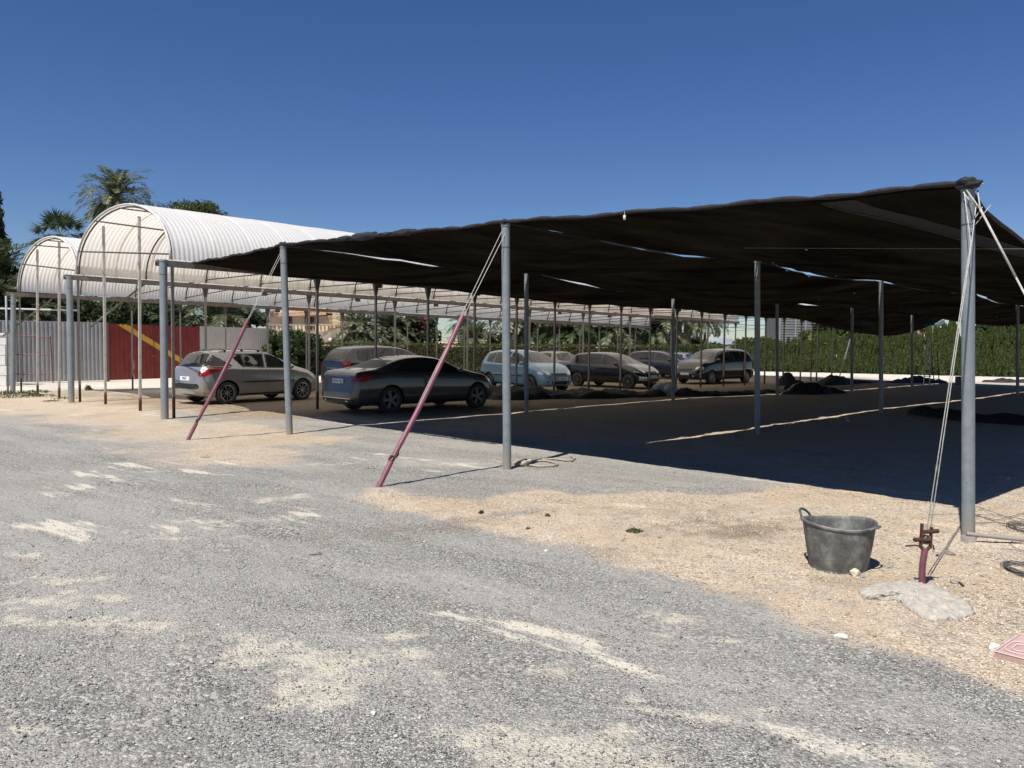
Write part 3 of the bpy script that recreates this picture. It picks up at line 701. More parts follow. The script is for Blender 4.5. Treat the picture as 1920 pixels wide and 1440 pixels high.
# ------------------------------------------------ guy ropes and anchors
def stay(Tp, pts_img, foot_px, cover_top, kind, label, label2):
    F_ = G(*foot_px)
    return F_
def guy(Tp, foot, px_cov, label, hl, rad):
    """two-strand rope from the pole head to the ground with a maroon hose over the lower part"""
    root = empty('guy_rope', (foot.x, foot.y, 0)); tag(root, label, 'guy rope', 'guy ropes of the front poles')
    O = Vector((foot.x, foot.y, 0)); a = Tp - O; b = Vector((0,0,.0))
    side = (a - b).cross(ZX).normalized()
    for k in (-1, 1):
        m = MB(); m.tube([a + side*(.03*k) - ZX*.02*k, a.lerp(b, .5) + side*.022*k, a.lerp(b, .93) + side*.01*k], .0042, 6); m.build('strand', ropem, root, True)
    f0, clampf = px_cov
    q = a.lerp(b, 1 - f0); m = MB()
    n = 14; pts = []
    for i in range(n+1):
        f = i/n; p = q.lerp(b, f * .83); sagv = math.sin(math.pi * f) * .02 * (a-b).length
        pts.append(p - ZX*sagv*.6)
    m.tube(pts, rad, 12); m.build('hose', maroon, root, True, sharp=40)
    c = pts[-1]; d = (c - b).normalized()
    m = MB(); m.tube([c - d*.07, c - d*.3 , Vector((0,0,-.03)) - Vector((.015,0,0))], rad*1.02, 12); m.build('lower_hose', maroon, root, True, sharp=40)
    X = d.cross(ZX).normalized(); Y = X.cross(d)
    m = MB()
    for k in (-1, 1):
        m.lathe([(.028,-.012),(.050,-.012),(.050,.012),(.028,.012)], 14, c + d*(.035*k) + X*(.012*k), (X, d, Y), True)
    m.tube([c - X*.06, c + X*.06], .012, 8); m.build('clamp', rustm, root, True, sharp=40)
    return root
F5 = G(709, 915); F4 = G(352, 826)
guy(T5 - ZX*.05, F5, (.63, 0), 'stay of the pole left of the pale blue car, long maroon hose over its rope', 1, .032)
guy(T4 - ZX*.05, F4, (.62, 0), 'stay of the pole before the beige wagon, maroon hose crossing the car', 1, .032)
F6 = G(1730, 1108)
root = empty('guy_rope', (F6.x, F6.y, 0)); tag(root, 'nearest stay with rusty turnbuckle and short ribbed maroon hose', 'guy rope', 'guy ropes of the front poles')
O = Vector((F6.x, F6.y, 0))
top = T6 - O; anc = AT(1741, 995, F6.y + .09) - O; y1 = AT(1821, 455, T6.y - .2) - O
for k in (-1, 1):
    m = MB(); sd_ = Vector((.010*k, 0, 0)); m.tube([AT(1808, 360, T6.y-.06) - O if k < 0 else AT(1830, 385, T6.y-.06) - O, y1 + sd_*.4, anc + sd_*1.2], .0042, 6); m.build('strand', ropem, root, True)
m = MB(); kk = AT(1757, 872, 0.35*T6.y + .65*F6.y) - O; m.tube([kk, kk + (anc-kk)*.1], .011, 6); m.build('splice', rodm, root, True)
# ribbed hose
b0 = Vector((0,0,.02)); b1_ = AT(1735, 1028, F6.y+.02) - O
m = MB(); pts = []; rs = []
for i in range(52):
    f = i/51; p = b0.lerp(b1_, f) + Vector((-.012*math.sin(math.pi*f), 0, 0)); pts.append(p); rs.append(.0265 if i % 2 else .0185)
m.tube(pts, rs, 14); m.build('ribbed_hose', maroon, root, True)
d = (b1_ - b0).normalized(); X = Vector((1,0,0)); Y = d.cross(X).normalized(); c = b1_ + d*.06
m = MB()
m.tube([c + d*.055 - X*.03 , c + d*.062 + X*.085], .015, 10); m.tube([c - X*.085, c - d*.002 + X*.03], .015, 10); m.build('cross_bolt', rustm, root, True, sharp=40)
m = MB(); m.beam(c - d*.06 - X*.034, c + d*.115 - X*.034, .008, .035, Y); m.beam(c - d*.06 + X*.034, c + d*.09 + X*.034, .008, .035, Y)
m.tube([c - d*.05 - X*.03, c - d*.085, c - d*.05 + X*.03], .013, 8); m.tube([c-d*.03+X*.03, c-d*.04+X*.055, c-d*.07+X*.06], .006, 6); m.tube([c - d*.045 - X*.14 , c-d*.04-X*.08, c - d*.045 - X*.03], .006, 6); m.build('shackle', rustm, root, True, sharp=40)
m = MB()
for k in range(4): m.tube([c + Y*(.02) + X*(.02*math.cos(a)+.004*k) + d*(.032*math.sin(a)) + Y*(-.006*k) for a in [i*.52 for i in range(13)]], .0045, 5)
m.build('wire_lashing', galv, root, True)
# concrete footing
cm_ = pmat('rough_concrete', (.33, .30, .25), .95, 0, (.50, .47, .40), 22, 1.0, 90); stubm = pmat('stained_concrete', (.20, .19, .17), .9, 0, (.30, .28, .25), 12, .5)
fp = [(1612,1118),(1640,1106),(1690,1101),(1730,1102),(1775,1118),(1812,1143),(1822,1158),(1790,1168),(1750,1170),(1722,1163),(1700,1148),(1682,1134),(1650,1132),(1625,1130)]
W_ = [G(*q) for q in fp]; cc = sum(W_, Vector()) / len(W_)
m = MB(); NS = 170; rings = []
def outline(a):
    n = len(W_); f = a * n; i = int(f) % n; t = f - int(f); return W_[i].lerp(W_[(i+1) % n], t)
for lv, (k, z) in enumerate(((1.0, -.02), (1.03, .008), (1.05, .025), (1.03, .040), (.96, .050), (.88, .057), (.79, .063), (.7, .068), (.6, .072), (.5, .075), (.4, .078), (.3, .080), (.18, .082), (.02, .083))):
    ring = []
    for i in range(NS):
        p = outline(i/NS); q = cc.lerp(p, k * (1 + (.02*math.sin(i*2.3) if lv < 3 else 0))); nn_ = (mnoise.noise(Vector((q.x*9, q.y*9, lv*.5)))*.014 + .013*mnoise.noise(Vector((q.x*26, q.y*26, lv*.4))) + .008*mnoise.noise(Vector((q.x*70, q.y*70, lv)))); q.z = z + nn_; q.x += nn_*.8; q.y += nn_*.6
        ring.append(q - Vector((cc.x, cc.y, 0)))
    rings.append(ring + [ring[0]])
m.grid(rings); o = m.build('concrete_footing', cm_, None, True); o.location = (cc.x, cc.y, 0); tag(o, 'irregular pale concrete blob poured round the nearest anchor', 'footing')
# white rope brace going out right from the nearest pole
m = MB(); a = AT(1812, 356, P6.y - .05); b = AT(1838, 392, P6.y - .25); c = AT(1905, 520, P6.y - .5); d_ = AT(1925, 578, P6.y - .62); e2 = P6 + Vector((1.9, -1.9, 0))
root = empty('guy_rope', e2); tag(root, 'thick pale rope leaving the nearest pole head towards the right', 'guy rope', 'guy ropes of the front poles')
far_ = b + (c - b) * ((b.z + .0) / (b.z - c.z))
m.tube([b - Vector(e2), c - Vector(e2)], .0095, 8); m.tube([c - Vector(e2), far_ - Vector(e2)], .008, 8); m.build('rope', ropem, root, True)
m = MB(); m.tube([a - Vector(e2), b - Vector(e2)], .006, 6); m.tube([AT(1833, 357, P6.y-.04) - Vector(e2), b - Vector(e2)], .006, 6); m.tube([AT(1806, 360, P6.y-.05) - Vector(e2), AT(1822, 382, P6.y-.09) - Vector(e2), AT(1838, 392, P6.y-.25) - Vector(e2)], .005, 6); m.build('sling', ropem, root, True)
m = MB(); m.tube([AT(1818, 425, P6.y-.08)-Vector(e2), AT(1830, 420, P6.y-.1)-Vector(e2), AT(1845, 400, P6.y-.12)-Vector(e2), AT(1858, 384, P6.y-.1)-Vector(e2)], .0035, 5); m.build('loose_tail', ropem, root, True); m = MB(); m.tube([AT(1818, 425, P6.y-.08)-Vector(e2), AT(1826, 412, P6.y-.1)-Vector(e2), AT(1842, 388, P6.y-.12)-Vector(e2)], .0035, 5); m.build('loose_tail', ropem, root, True); m = MB(); m.tube([AT(1830,346,P6.y)-Vector(e2), AT(1845,345,P6.y)-Vector(e2)], .006, 5); m.build('loose_tail', ropem, root, True)
# grey pipe brace lying out from the nearest pole foot
a = G(1815, 1003); a.z = .07; a = AT(1812, 1001, P6.y-.06); b = AT(1925, 1024, P6.y-.15); b = a + (b-a)*2.6; b.z = max(b.z, .03)
m = MB(); m.tube([a, b], .019, 12); tag(m.build('pipe', galv, None, True, sharp=40), 'grey pipe running right from the foot of the nearest pole', 'pipe')
m = MB(); cpt = G(1816, 1022); m.lathe([(.062, -.05), (.062, .075), (.055, .085), (0, .085)], 18, cpt); tag(m.build('pole_socket', stubm, None, True, sharp=40), 'concrete stub under the foot of the nearest pole', 'socket')
# steel span wire across the net
m = MB(); m.tube([AT(1395, 465, 9.6), AT(2000, 467, 7.4)], .0022, 5); tag(m.build('span_wire', beamm), 'thin pale wire crossing under the near net panel', 'wire')
# ------------------------------------------------ fences at the left
def corr_mat(name, c1, c2, rough=.5, metal=.3):
    return pmat(name, c1, rough, metal, c2, 1.6, .05, 30)
fgrey = corr_mat('grey_sheet_metal', (.27, .275, .28), (.34, .345, .345), .5, .1); fbeige = corr_mat('beige_sheet_metal', (.52, .475, .41), (.58, .53, .46), .6, 0.)
def gate_mat():
    m, nt, b = nmat('red_sheet_with_yellow_band'); L = nt.links
    uv = N(nt, 'ShaderNodeAttribute', attribute_name='flat'); sp = N(nt, 'ShaderNodeSeparateColor'); L.new(uv.outputs['Color'], sp.inputs[0])
    n = N(nt, 'ShaderNodeTexNoise', Scale=2.5, Detail=6.); tc = N(nt, 'ShaderNodeTexCoord'); L.new(tc.outputs['Object'], n.inputs['Vector'])
    red = ramp(nt, n.outputs[0], [(.3, (.17, .014, .010)), (.7, (.25, .028, .018))]).outputs[0]
    # band: distance from the diagonal
    d = math_(nt, 'ABSOLUTE', math_(nt, 'SUBTRACT', sp.outputs[1], sp.outputs[0]))
    k = math_(nt, 'LESS_THAN', d, .055)
    c = mixc(nt, k, red, mixc(nt, n.outputs[0], (.62, .36, .03), (.72, .46, .06))); L.new(c, b.inputs['Base Color']); b.inputs['Roughness'].default_value = .5
    return m
gatem = gate_mat()
def corrugated(root, a, b, h0, h1, mat, sheet_w=1.05, pitch=.16, depth=.045, z0=.06, name='sheet', flat=None):
    d = (b - a); L = d.length; d.normalize(); nrm = Vector((d.y, -d.x, 0))
    sheet_w = round(sheet_w/pitch)*pitch
    n = max(1, round(L / sheet_w)); O = root.location
    for q in range(n):
        m = MB(); s0 = L*q/n; s1 = L*(q+1)/n + .01; rows = [[], []]
        k = int((s1 - s0) / pitch * 4); xs = []
        i = 0; s = math.ceil(s0/pitch - 1) * pitch
        prof = [(0, 0), (.30, 0), (.42, 1), (.80, 1), (.92, 0)]
        pts = []
        while s < s1:
            for f, e in prof:
                ss = s + f*pitch
                if s0 <= ss <= s1: pts.append((ss, e))
            s += pitch
        pts = [(s0, pts[0][1])] + pts + [(s1, pts[-1][1])]
        for zf in (0, 1):
            for ss, e in pts:
                f = ss / L; z = z0 if zf == 0 else h0 + (h1-h0)*f
                rows[zf].append(a + d*ss + nrm*(e*depth) + ZX*z - O)
        m.grid([rows[0], rows[1]]); o = m.build(name, mat, root)
        if flat:
            ca = o.data.color_attributes.new('flat', 'FLOAT_COLOR', 'POINT')
            vals = []
            for zf in (0, 1):
                for ss, e in pts: vals += [flat(ss/L, zf)[0], flat(ss/L, zf)[1], 0, 1]
            ca.data.foreach_set('color', vals)
        # sheet has thickness
        sm = o.modifiers.new('thickness', 'SOLIDIFY'); sm.thickness = .004
FA = Vector((-24.5, 29.0, 0)); F0 = Vector((AT(16, 720, 32.2).x, 32.2, 0)); F1 = Vector((AT(202, 650, 34.9).x, 34.9, 0)); F2 = Vector((AT(374, 650, 39.0).x, 39.0, 0)); F3 = Vector((AT(508, 650, 43.3).x, 43.3, 0))
h_ = lambda y, x, P: AT(x, y, P.y).z
e = empty('sheet_metal_fence', FA); tag(e, 'tall grey corrugated metal fence left of the red gate', 'fence')
hA = h_(602, 16, F0); hB = h_(606, 202, F1)
corrugated(e, FA, F0, hA, hA, fgrey); corrugated(e, F0, F1, hA, hB, fgrey)
m = MB(); m.beam(FA - e.location + ZX*(hA+.01), F0 - e.location + ZX*(hA+.01), .05, .04); m.beam(F0 - e.location + ZX*(hA+.01), F1 - e.location + ZX*(hB+.01), .05, .04); m.build('top_rail', fgrey, e)
e = empty('sheet_metal_gate', F1); tag(e, 'red corrugated metal gate crossed by a diagonal yellow band', 'gate')
hC = h_(607, 204, F1); hD = h_(613, 374, F2)
# band from top near the left to bottom at the right:  u = along gate, v measured so that the diagonal is u' = v'
def fl_(u, zf): return ((u - .13) / .87 * 0.9, 1 - zf)
corrugated(e, F1 + (F2-F1).normalized()*.05, F2, hC, hD, gatem, 1.0, .22, .03, name='gate_sheet', flat=fl_)
d = (F2-F1).normalized(); m = MB()
m.beam(ZX*0, ZX*(hC+.05), .09, .09, d); m.build('gate_post', pmat('brown_post', (.13,.07,.06), .7), e)
m = MB(); m.beam(d*.05 + ZX*hC, (F2-F1) + ZX*hD, .05, .05); m.build('top_rail', rustm, e)
m = MB(); mid = d*((F2-F1).length*.47); m.box(mid + ZX*1.1 + Vector((d.y,-d.x,0))*.06, (.16, .03, .03), (d, Vector((d.y,-d.x,0)), ZX)); m.build('handle', galv, e)
m = MB(); m.box(mid + ZX*1.2 + Vector((d.y,-d.x,0))*.035, (.02, .012, 2.2), (d, Vector((d.y,-d.x,0)), ZX)); m.build('leaf_joint', rustm, e)
e = empty('sheet_metal_fence', F2); tag(e, 'beige corrugated metal fence right of the red gate', 'fence')
corrugated(e, F2 + d*.03, F3, hD, h_(617, 507, F3), fbeige, pitch=.13, depth=.02)
m = MB(); m.beam(ZX*(hD+.01), F3 - F2 + ZX*(h_(617, 507, F3)+.01), .05, .04); m.build('top_rail', fbeige, e)
m = MB(); m.beam(F3-F2, F3-F2 + ZX*(h_(617,507,F3)+.03), .07, .07, d); m.build('end_post', fbeige, e)
# dark red lattice frame leaning in front
redf = pmat('dark_red_frame', (.14, .03, .03), .6)
pA = G(-40, 722); pA.y = 31.0; fr = empty('frame', (AT(100, 700, 31.4).x, 31.4, 0)); tag(fr, 'dark red tubular frame leaning on the grey fence', 'frame')
O = fr.location; Y = 31.4
P_ = lambda x, y: AT(x, y, Y - (0 if True else 0)) - O
m = MB()
m.tube([P_(-30, 627), P_(94, 631.5)], .022, 6); m.build('top_bar', redf, fr)
for y0, y1, x1 in ((664, 666, 97), (701, 702, 98.5)):
    m = MB(); m.tube([P_(-30, y0), P_(x1, y1)], .02, 6); m.build('cross_bar', redf, fr)
for xt, xb in ((94, 99.5),):
    m = MB(); m.tube([P_(xt, 630), P_(xb, 718)], .022, 6); m.build('side_bar', redf, fr)
# white stacked blocks at the left border
wb = pmat('white_painted_block', (.50, .50, .47), .8, 0, (.62, .61, .58), 3, .2)
e = empty('block_pillar', (AT(2, 700, 31).x, 31.0, 0)); tag(e, 'stack of white blocks at the left edge in front of the fence', 'blocks')
zt = AT(8, 628, 31).z
for k in range(5):
    m = MB(); hh = zt/5; m.box((0 + .03*math.sin(k*2), 0, hh*(k+.5)), (.62, .4, hh-.02)); m.build('block', wb, e)
m = MB(); m.box((.03, 0, zt+.03), (.72, .5, .08)); m.build('cap_slab', wb, e)

# ------------------------------------------------ leaves
def leaf_mat(name, stops, trans=.35, rough=.6):
    m, nt, b = nmat(name); L = nt.links; g = N(nt, 'ShaderNodeNewGeometry')
    r = ramp(nt, g.outputs['Random Per Island'], stops); L.new(r.outputs[0], b.inputs['Base Color']); b.inputs['Roughness'].default_value = rough
    b.inputs['Specular IOR Level'].default_value = .3
    tr = N(nt, 'ShaderNodeBsdfTranslucent'); L.new(r.outputs[0], tr.inputs[0]); mx = N(nt, 'ShaderNodeMixShader'); mx.inputs[0].default_value = trans
    L.new(b.outputs[0], mx.inputs[1]); L.new(tr.outputs[0], mx.inputs[2]); L.new(mx.outputs[0], nt.nodes['Material Output'].inputs[0]); return m
lf_dark = leaf_mat('dark_foliage', [(0, (.018, .030, .012)), (.6, (.04, .062, .02)), (1, (.075, .10, .035))])
lf_mid = leaf_mat('bush_foliage', [(0, (.03, .05, .014)), (.6, (.065, .10, .025)), (1, (.13, .165, .05))])
lf_cyp = leaf_mat('cypress_foliage', [(0, (.032, .052, .014)), (.55, (.062, .090, .022)), (1, (.12, .145, .040))], .3)
lf_hedge = leaf_mat('trimmed_hedge_foliage', [(0, (.045, .048, .014)), (.6, (.085, .088, .024)), (1, (.13, .135, .042))], .3)
lf_palm = leaf_mat('palm_foliage', [(0, (.055, .075, .035)), (.5, (.10, .125, .065)), (.85, (.17, .185, .105)), (1, (.32, .27, .15))], .25, .45)
lf_palmd = leaf_mat('green_palm_foliage', [(0, (.03, .05, .02)), (.6, (.06, .085, .035)), (1, (.12, .14, .07))], .25, .45)
lf_pine = leaf_mat('pine_needles', [(0, (.03, .045, .012)), (.6, (.06, .078, .02)), (1, (.12, .13, .04))])
lf_weed = leaf_mat('weed_leaves', [(0, (.06, .085, .03)), (1, (.16, .18, .08))])
bark = pmat('bark', (.10, .075, .055), .9, 0, (.17, .13, .10), 8, .6, 20); palmbark = pmat('palm_trunk', (.085, .062, .045), .95, 0, (.16, .12, .09), 14, .9, 12)
pinkm = leaf_mat('pink_blossom', [(0, (.4, .05, .12)), (1, (.6, .12, .2))])
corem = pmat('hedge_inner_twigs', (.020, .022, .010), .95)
def quads(C, U, Wd):          # centre, half-length vector, half-width vector  -> V, F
    n = len(C); V = np.stack([C-U-Wd*.4, C-U*.1-Wd, C+U, C-U*.1+Wd], 1).reshape(-1, 3)
    F = np.arange(n*4).reshape(-1, 4); return V, F
def rdir(r, n):
    v = r.normal(size=(n,3)); return v / np.linalg.norm(v, axis=1)[:,None]
def clump_cloud(seed, clumps, per, size, spread, upbias=0.):
    r = np.random.RandomState(seed); C = []
    for c in clumps:
        d = rdir(r, per); rad = (r.rand(per) ** .45)[:,None]
        C.append(np.array(c[:3])[None] + d * rad * np.array(c[3:6])[None])
    C = np.concatenate(C); n = len(C)
    U = rdir(r, n); U[:,2] += upbias; U /= np.linalg.norm(U, axis=1)[:,None]; s = size * (.6 + .8*r.rand(n))[:,None]
    Wd = np.cross(U, rdir(r, n)); Wd /= (np.linalg.norm(Wd, axis=1)[:,None] + 1e-6)
    return quads(C, U*s, Wd*s*spread)
def tree(name, P, h, rad, label, mat, seed, trunk_h=None, squash=.7, n_cl=26, per=260, size=.16, spread=.45, group=None, cat='tree', crown_lo=.25, trunk=True):
    e = empty(name, P); tag(e, label, cat, group); r = random.Random(seed); cl = []
    th = trunk_h if trunk_h else h*.4
    for k in range(n_cl):
        a = r.random()*6.28; q = rad * r.random()**.5; f = r.random(); z = h*crown_lo + (h*(1-crown_lo)) * f
        lim = math.sqrt(max(.05, 1 - ((f-.45)/.6)**2)); s = rad*.34*(.7+.6*r.random())
        cl.append((q*math.cos(a)*lim, q*math.sin(a)*lim, min(z, h - s*.6), s, s, s*.75))
    V, F = clump_cloud(seed, cl, per, size, spread)
    npmesh('crown', V, F, mat, e)
    if trunk:
        m = MB(); m.tube([(0,0,-.1), (.05,0,th*.5), (0,.05,th), (0,0,h*.8)], [.16*h/6, .13*h/6, .1*h/6, .02], 8)
        for k in range(7):
            c = cl[k*3 % len(cl)]; z = th*(.6+.06*k); m.tube([(0,0,z), (c[0]*.5, c[1]*.5, (z+c[2])/2), c[:3]], [.06*h/6, .04*h/6, .015], 5)
        m.build('trunk', bark, e, True)
    return e
# palm fronds
def frond(r, L, elev, droop, nl=34, lw=.028, ll=.5, vee=.5):
    """a feather leaf in the local x-z plane; returns arrays"""
    V = []; p = np.array([0., 0., 0.]); a = elev; pts = []; dirs = []
    steps = nl; ds = L/steps
    for i in range(steps+1):
        pts.append(p.copy()); dd = np.array([math.cos(a), 0, math.sin(a)]); dirs.append(dd); p = p + dd*ds; a -= droop/steps * (.35 + 1.3*i/steps)
    C = []; U = []; Wd = []
    for i in range(3, steps+1):
        t = i/steps; dd = dirs[i]; nn = np.array([-dd[2], 0, dd[0]]); l = ll * (math.sin(math.pi*min(1, .12 + t*.88)) ** .6) * (.8+.4*r.rand())
        for sd in (-1, 1):
            u = dd*(.55+.2*r.rand()) + np.array([0, sd, 0])*.75 + nn*vee*(r.rand()*.9-.1); u /= np.linalg.norm(u); u[2] -= .12
            wv = np.cross(u, nn); wv /= np.linalg.norm(wv) + 1e-6
            C.append(pts[i] + u*l*.5); U.append(u*l*.5); Wd.append(wv*lw)
    # rachis as thin quads
    for i in range(steps):
        c = (pts[i]+pts[i+1])/2; C.append(c); U.append((pts[i+1]-pts[i])*.6); Wd.append(np.array([0, .03*(1-i/steps)+.006, 0]))
    return np.array(C), np.array(U), np.array(Wd)
def palm_crown(seed, n, L, e0=-.5, e1=1.35, droop=(1.0, 1.9), lw=.03, ll=.5, bare=0):
    r = np.random.RandomState(seed); Cs = []; Us = []; Ws = []
    for k in range(n):
        f = k/n; el = e1 + (e0-e1)*f**.9 + r.normal()*.1; az = k*2.4 + r.normal()*.15
        C, U, Wd = frond(r, L*(.85+.25*r.rand()), el, droop[0] + (droop[1]-droop[0])*r.rand()*(1 if el > 0 else .5), lw=lw, ll=ll)
        c, s = math.cos(az), math.sin(az); Rm = np.array([[c,-s,0],[s,c,0],[0,0,1]])
        Cs.append(C@Rm.T); Us.append(U@Rm.T); Ws.append(Wd@Rm.T)
    return quads(np.concatenate(Cs), np.concatenate(Us), np.concatenate(Ws))
CROWNS = {}
def crown_variant(key):
    if key not in CROWNS:
        spec = {'full0': (1, 58, 2.9), 'full1': (2, 52, 2.7), 'full2': (3, 60, 3.0), 'wind': (4, 50, 2.9)}[key]
        V, F = palm_crown(spec[0], spec[1], spec[2], droop=(1.1, 2.0), lw=.048, ll=.60)
        if key == 'wind': V = V.copy(); V[:,0] += .09 * V[:,2]**2 * np.sign(V[:,2])
        CROWNS[key] = (V, F)
    return CROWNS[key]
CM = {}
def date_palm(P, zc, scale, label, key, mat=None, lean=0., rz=0., trunk_r=.24, group='date palms beyond the hedge', name='date_palm'):
    e = empty(name, P, 0); tag(e, label, 'palm', group); mat = mat or lf_palm
    k = (key, mat.name)
    if k in CM: o = bpy.data.objects.new('crown', CM[k]); COL.objects.link(o); o.parent = e
    else: V, F = crown_variant(key); o = npmesh('crown', V, F, mat, e); CM[k] = o.data
    o.location = (lean, 0, zc); o.scale = (scale,)*3; o.rotation_euler = (0, 0, rz)
    m = MB(); pts = []; rs = []
    n = max(6, int(zc/.16)); 
    for i in range(n+1): f = i/n; pts.append((lean*f*f, 0, zc*f - .1*(f==0))); rs.append(trunk_r*(1 + (.10 if i % 2 else -.04)) * (1 + .35*max(0, f-.85)/.15))
    m.tube(pts, rs, 12); m.build('trunk', palmbark, e)
    return e
def px_palm(x, y, Y, radius, label, key, **kw):
    c = AT(x, y, Y); return date_palm(Vector((c.x, Y, 0)), c.z, radius/2.5, label, key, **kw)
px_palm(216, 368, 54, 2.45, 'tall date palm rising above the larger arched roof', 'wind', rz=.4, trunk_r=.27)
px_palm(-12, 520, 37, 2.5, 'date palm at the left border with fronds over the fence', 'full1', mat=lf_palmd, rz=1.)
px_palm(28, 575, 36.5, 2.3, 'low date palm just behind the grey fence at the left', 'full0', rz=2., group='date palms beyond the hedge')
px_palm(75, 590, 38, 1.6, 'short yellowish date palm behind the farthest thick poles', 'full2', rz=.4)
px_palm(408, 600, 46, 2.6, 'grey green date palm behind the beige fence', 'full0', rz=1.3)
px_palm(335, 610, 47, 1.9, 'small date palm above the red gate', 'full1', rz=.3, mat=lf_palmd)
px_palm(672, 622, 50, 2.2, 'wide low date palm in front of the beige house', 'full2', rz=.9)
px_palm(728, 616, 51, 2.2, 'pale date palm right of the beige house', 'full1', rz=2.2)
px_palm(893, 640, 58, 1.9, 'small date palm seen against the sky right of the flowering bush', 'full0', rz=.7)
px_palm(925, 648, 60, 1.4, 'smallest date palm in the gap right of the flowering bush', 'full1', rz=1.5, mat=lf_palmd)
for i, (x, y, Y, rr, k, l) in enumerate([(872, 610, 62, 1.6, 'full1', 'thin dark palm standing left of the gap in the palm row'), (975, 612, 60, 2.9, 'full2', 'date palm right behind the slim pole of the pale blue car'), (1022, 606, 63, 3.0, 'full0', 'date palm above the pale blue car roof'), (1065, 622, 58, 2.6, 'full1', 'low leaning date palm above the grey hatchback'),
      (1105, 606, 64, 2.9, 'full2', 'date palm above the black hatchback bonnet line'), (1150, 616, 60, 2.7, 'full0', 'bushy date palm in the middle of the palm row'), (1195, 608, 63, 2.8, 'full1', 'date palm above the dark blue car'), (1236, 612, 61, 2.6, 'full2', 'date palm beside the dark trunks')]):
    px_palm(x, y, Y, rr, l, k, rz=i*1.1, mat=lf_palm if i % 3 else lf_palmd, trunk_r=.3)
px_palm(1272, 560, 66, 2.4, 'tall palm with bare dark trunk left of the power lines', 'full0', rz=.6, trunk_r=.33)
px_palm(1290, 566, 67, 2.3, 'second tall bare trunked palm beside the red sign', 'full1', rz=1.9, trunk_r=.30)
px_palm(1322, 596, 62, 1.9, 'palm crown hanging below the greenhouse end', 'full2', rz=.2, trunk_r=.1)
px_palm(1735, 628, 75, 1.7, 'distant palm arching above the cypress hedge by the ladder', 'full0', rz=.2)
# fan palm
def fan_palm(px, py, Y, rad, label):
    c = AT(px, py, Y); e = empty('fan_palm', (c.x, Y, 0)); tag(e, label, 'palm'); r = np.random.RandomState(5); Cs=[];Us=[];Ws=[]
    for k in range(44):
        el = 1.3 - 2.1*(k/44) + r.normal()*.1; az = k*2.4; d = np.array([math.cos(az)*math.cos(el), math.sin(az)*math.cos(el), math.sin(el)])
        stem = rad*(.55+.15*r.rand()); tip = d*stem; tip[2] -= .12*rad
        sd = np.cross(d, [0,0,1.]); sd /= np.linalg.norm(sd)+1e-6; n2 = np.cross(sd, d)
        Cs.append(tip*.5); Us.append(tip*.5); Ws.append(sd*.02)
        for j in range(22):
            a = -1.75 + 3.5*j/21; u = d*math.cos(a) + sd*math.sin(a); u = u + n2*.15*r.normal(); u[2] -= .22 + .2*abs(a); u /= np.linalg.norm(u); l = rad*.42*(1-.12*abs(a))
            Cs.append(tip + u*l*.5); Us.append(u*l*.5); Ws.append(np.cross(u, n2)/ (np.linalg.norm(np.cross(u,n2))+1e-6)*.035)
    V, F = quads(np.array(Cs), np.array(Us), np.array(Ws)); o = npmesh('crown', V, F, lf_palmd, e); o.location = (0,0,c.z)
    # skirt of dry leaves
    V, F = clump_cloud(9, [(0,0,c.z-.55,.55,.55,.5)], 260, .28, .25, -1.2); npmesh('dry_skirt', V, F, leaf_mat('dry_palm_leaves', [(0, (.20,.16,.10)), (1, (.42,.36,.24))]), e)
    m = MB(); m.tube([(0,0,-.1),(0,0,c.z*.5),(0,0,c.z)], [.26,.2,.18], 10); m.build('trunk', palmbark, e)
fan_palm(112, 440, 44, 1.75, 'fan palm with dark round leaves above the smaller arched roof')
# trees at the left
def gp(x, Y): return Vector((AT(x, 650, Y).x, Y, 0))
e = empty('conifer', gp(-6, 40)); tag(e, 'tall dark conifer at the very left border', 'tree'); hc_ = AT(0, 352, 40).z; cl = []; r_ = random.Random(4)
for k in range(120):
    f = (k/120)**.8; rd = 1.35*(1-f)**.8 + .08; a = k*2.4; q = rd*r_.uniform(.3, 1); cl.append((q*math.cos(a), q*math.sin(a), .5 + (hc_-.7)*f, .20, .20, .30))
V, F = clump_cloud(21, cl, 130, .12, .25, 1.2); npmesh('crown', V, F, lf_dark, e); m = MB(); m.tube([(0,0,-.1),(0,0,hc_*.9)], [.16,.03], 8); m.build('trunk', bark, e, True)
tree('pine_tree', gp(358, 62), AT(352, 381, 62).z, 3.2, 'broad pine crown showing just above the larger arched roof', lf_pine, 22, trunk_h=8, n_cl=46, per=320, size=.16, spread=.25, crown_lo=.74)
for i, (x, Y, top, rad, mt, l) in enumerate([(-30, 39, 560, 2.4, lf_dark, 'dark bushy tree at the far left behind the fence'), (45, 42, 555, 2.2, lf_mid, 'bushy tree behind the left poles'), (110, 43, 556, 2.3, lf_dark, 'dense dark tree behind the grey fence'), (165, 45, 560, 2.6, lf_mid, 'yellowish green tree behind the start of the red gate'),
      (225, 46, 564, 2.6, lf_dark, 'dark tree behind the left half of the red gate'), (275, 49, 560, 2.5, lf_dark, 'sprawling dark tree behind the right half of the red gate'), (462, 50, 580, 1.5, lf_dark, 'dark tree at the end of the beige fence'), (432, 52, 578, 2.0, lf_dark, 'dark tree behind the beige fence')]):
    tree('tree', gp(x, Y), AT(x, top, Y).z, rad, l, mt, 30+i, n_cl=24, per=260, size=.15, spread=.45, crown_lo=.28, group='trees behind the metal fence')
tree('ivy_bush', gp(532, 44), AT(530, 618, 44).z, 1.3, 'dark leafy bush at the end of the beige fence', lf_mid, 50, n_cl=36, per=260, size=.10, spread=.6, crown_lo=.1, cat='bush', trunk=False, group=None)
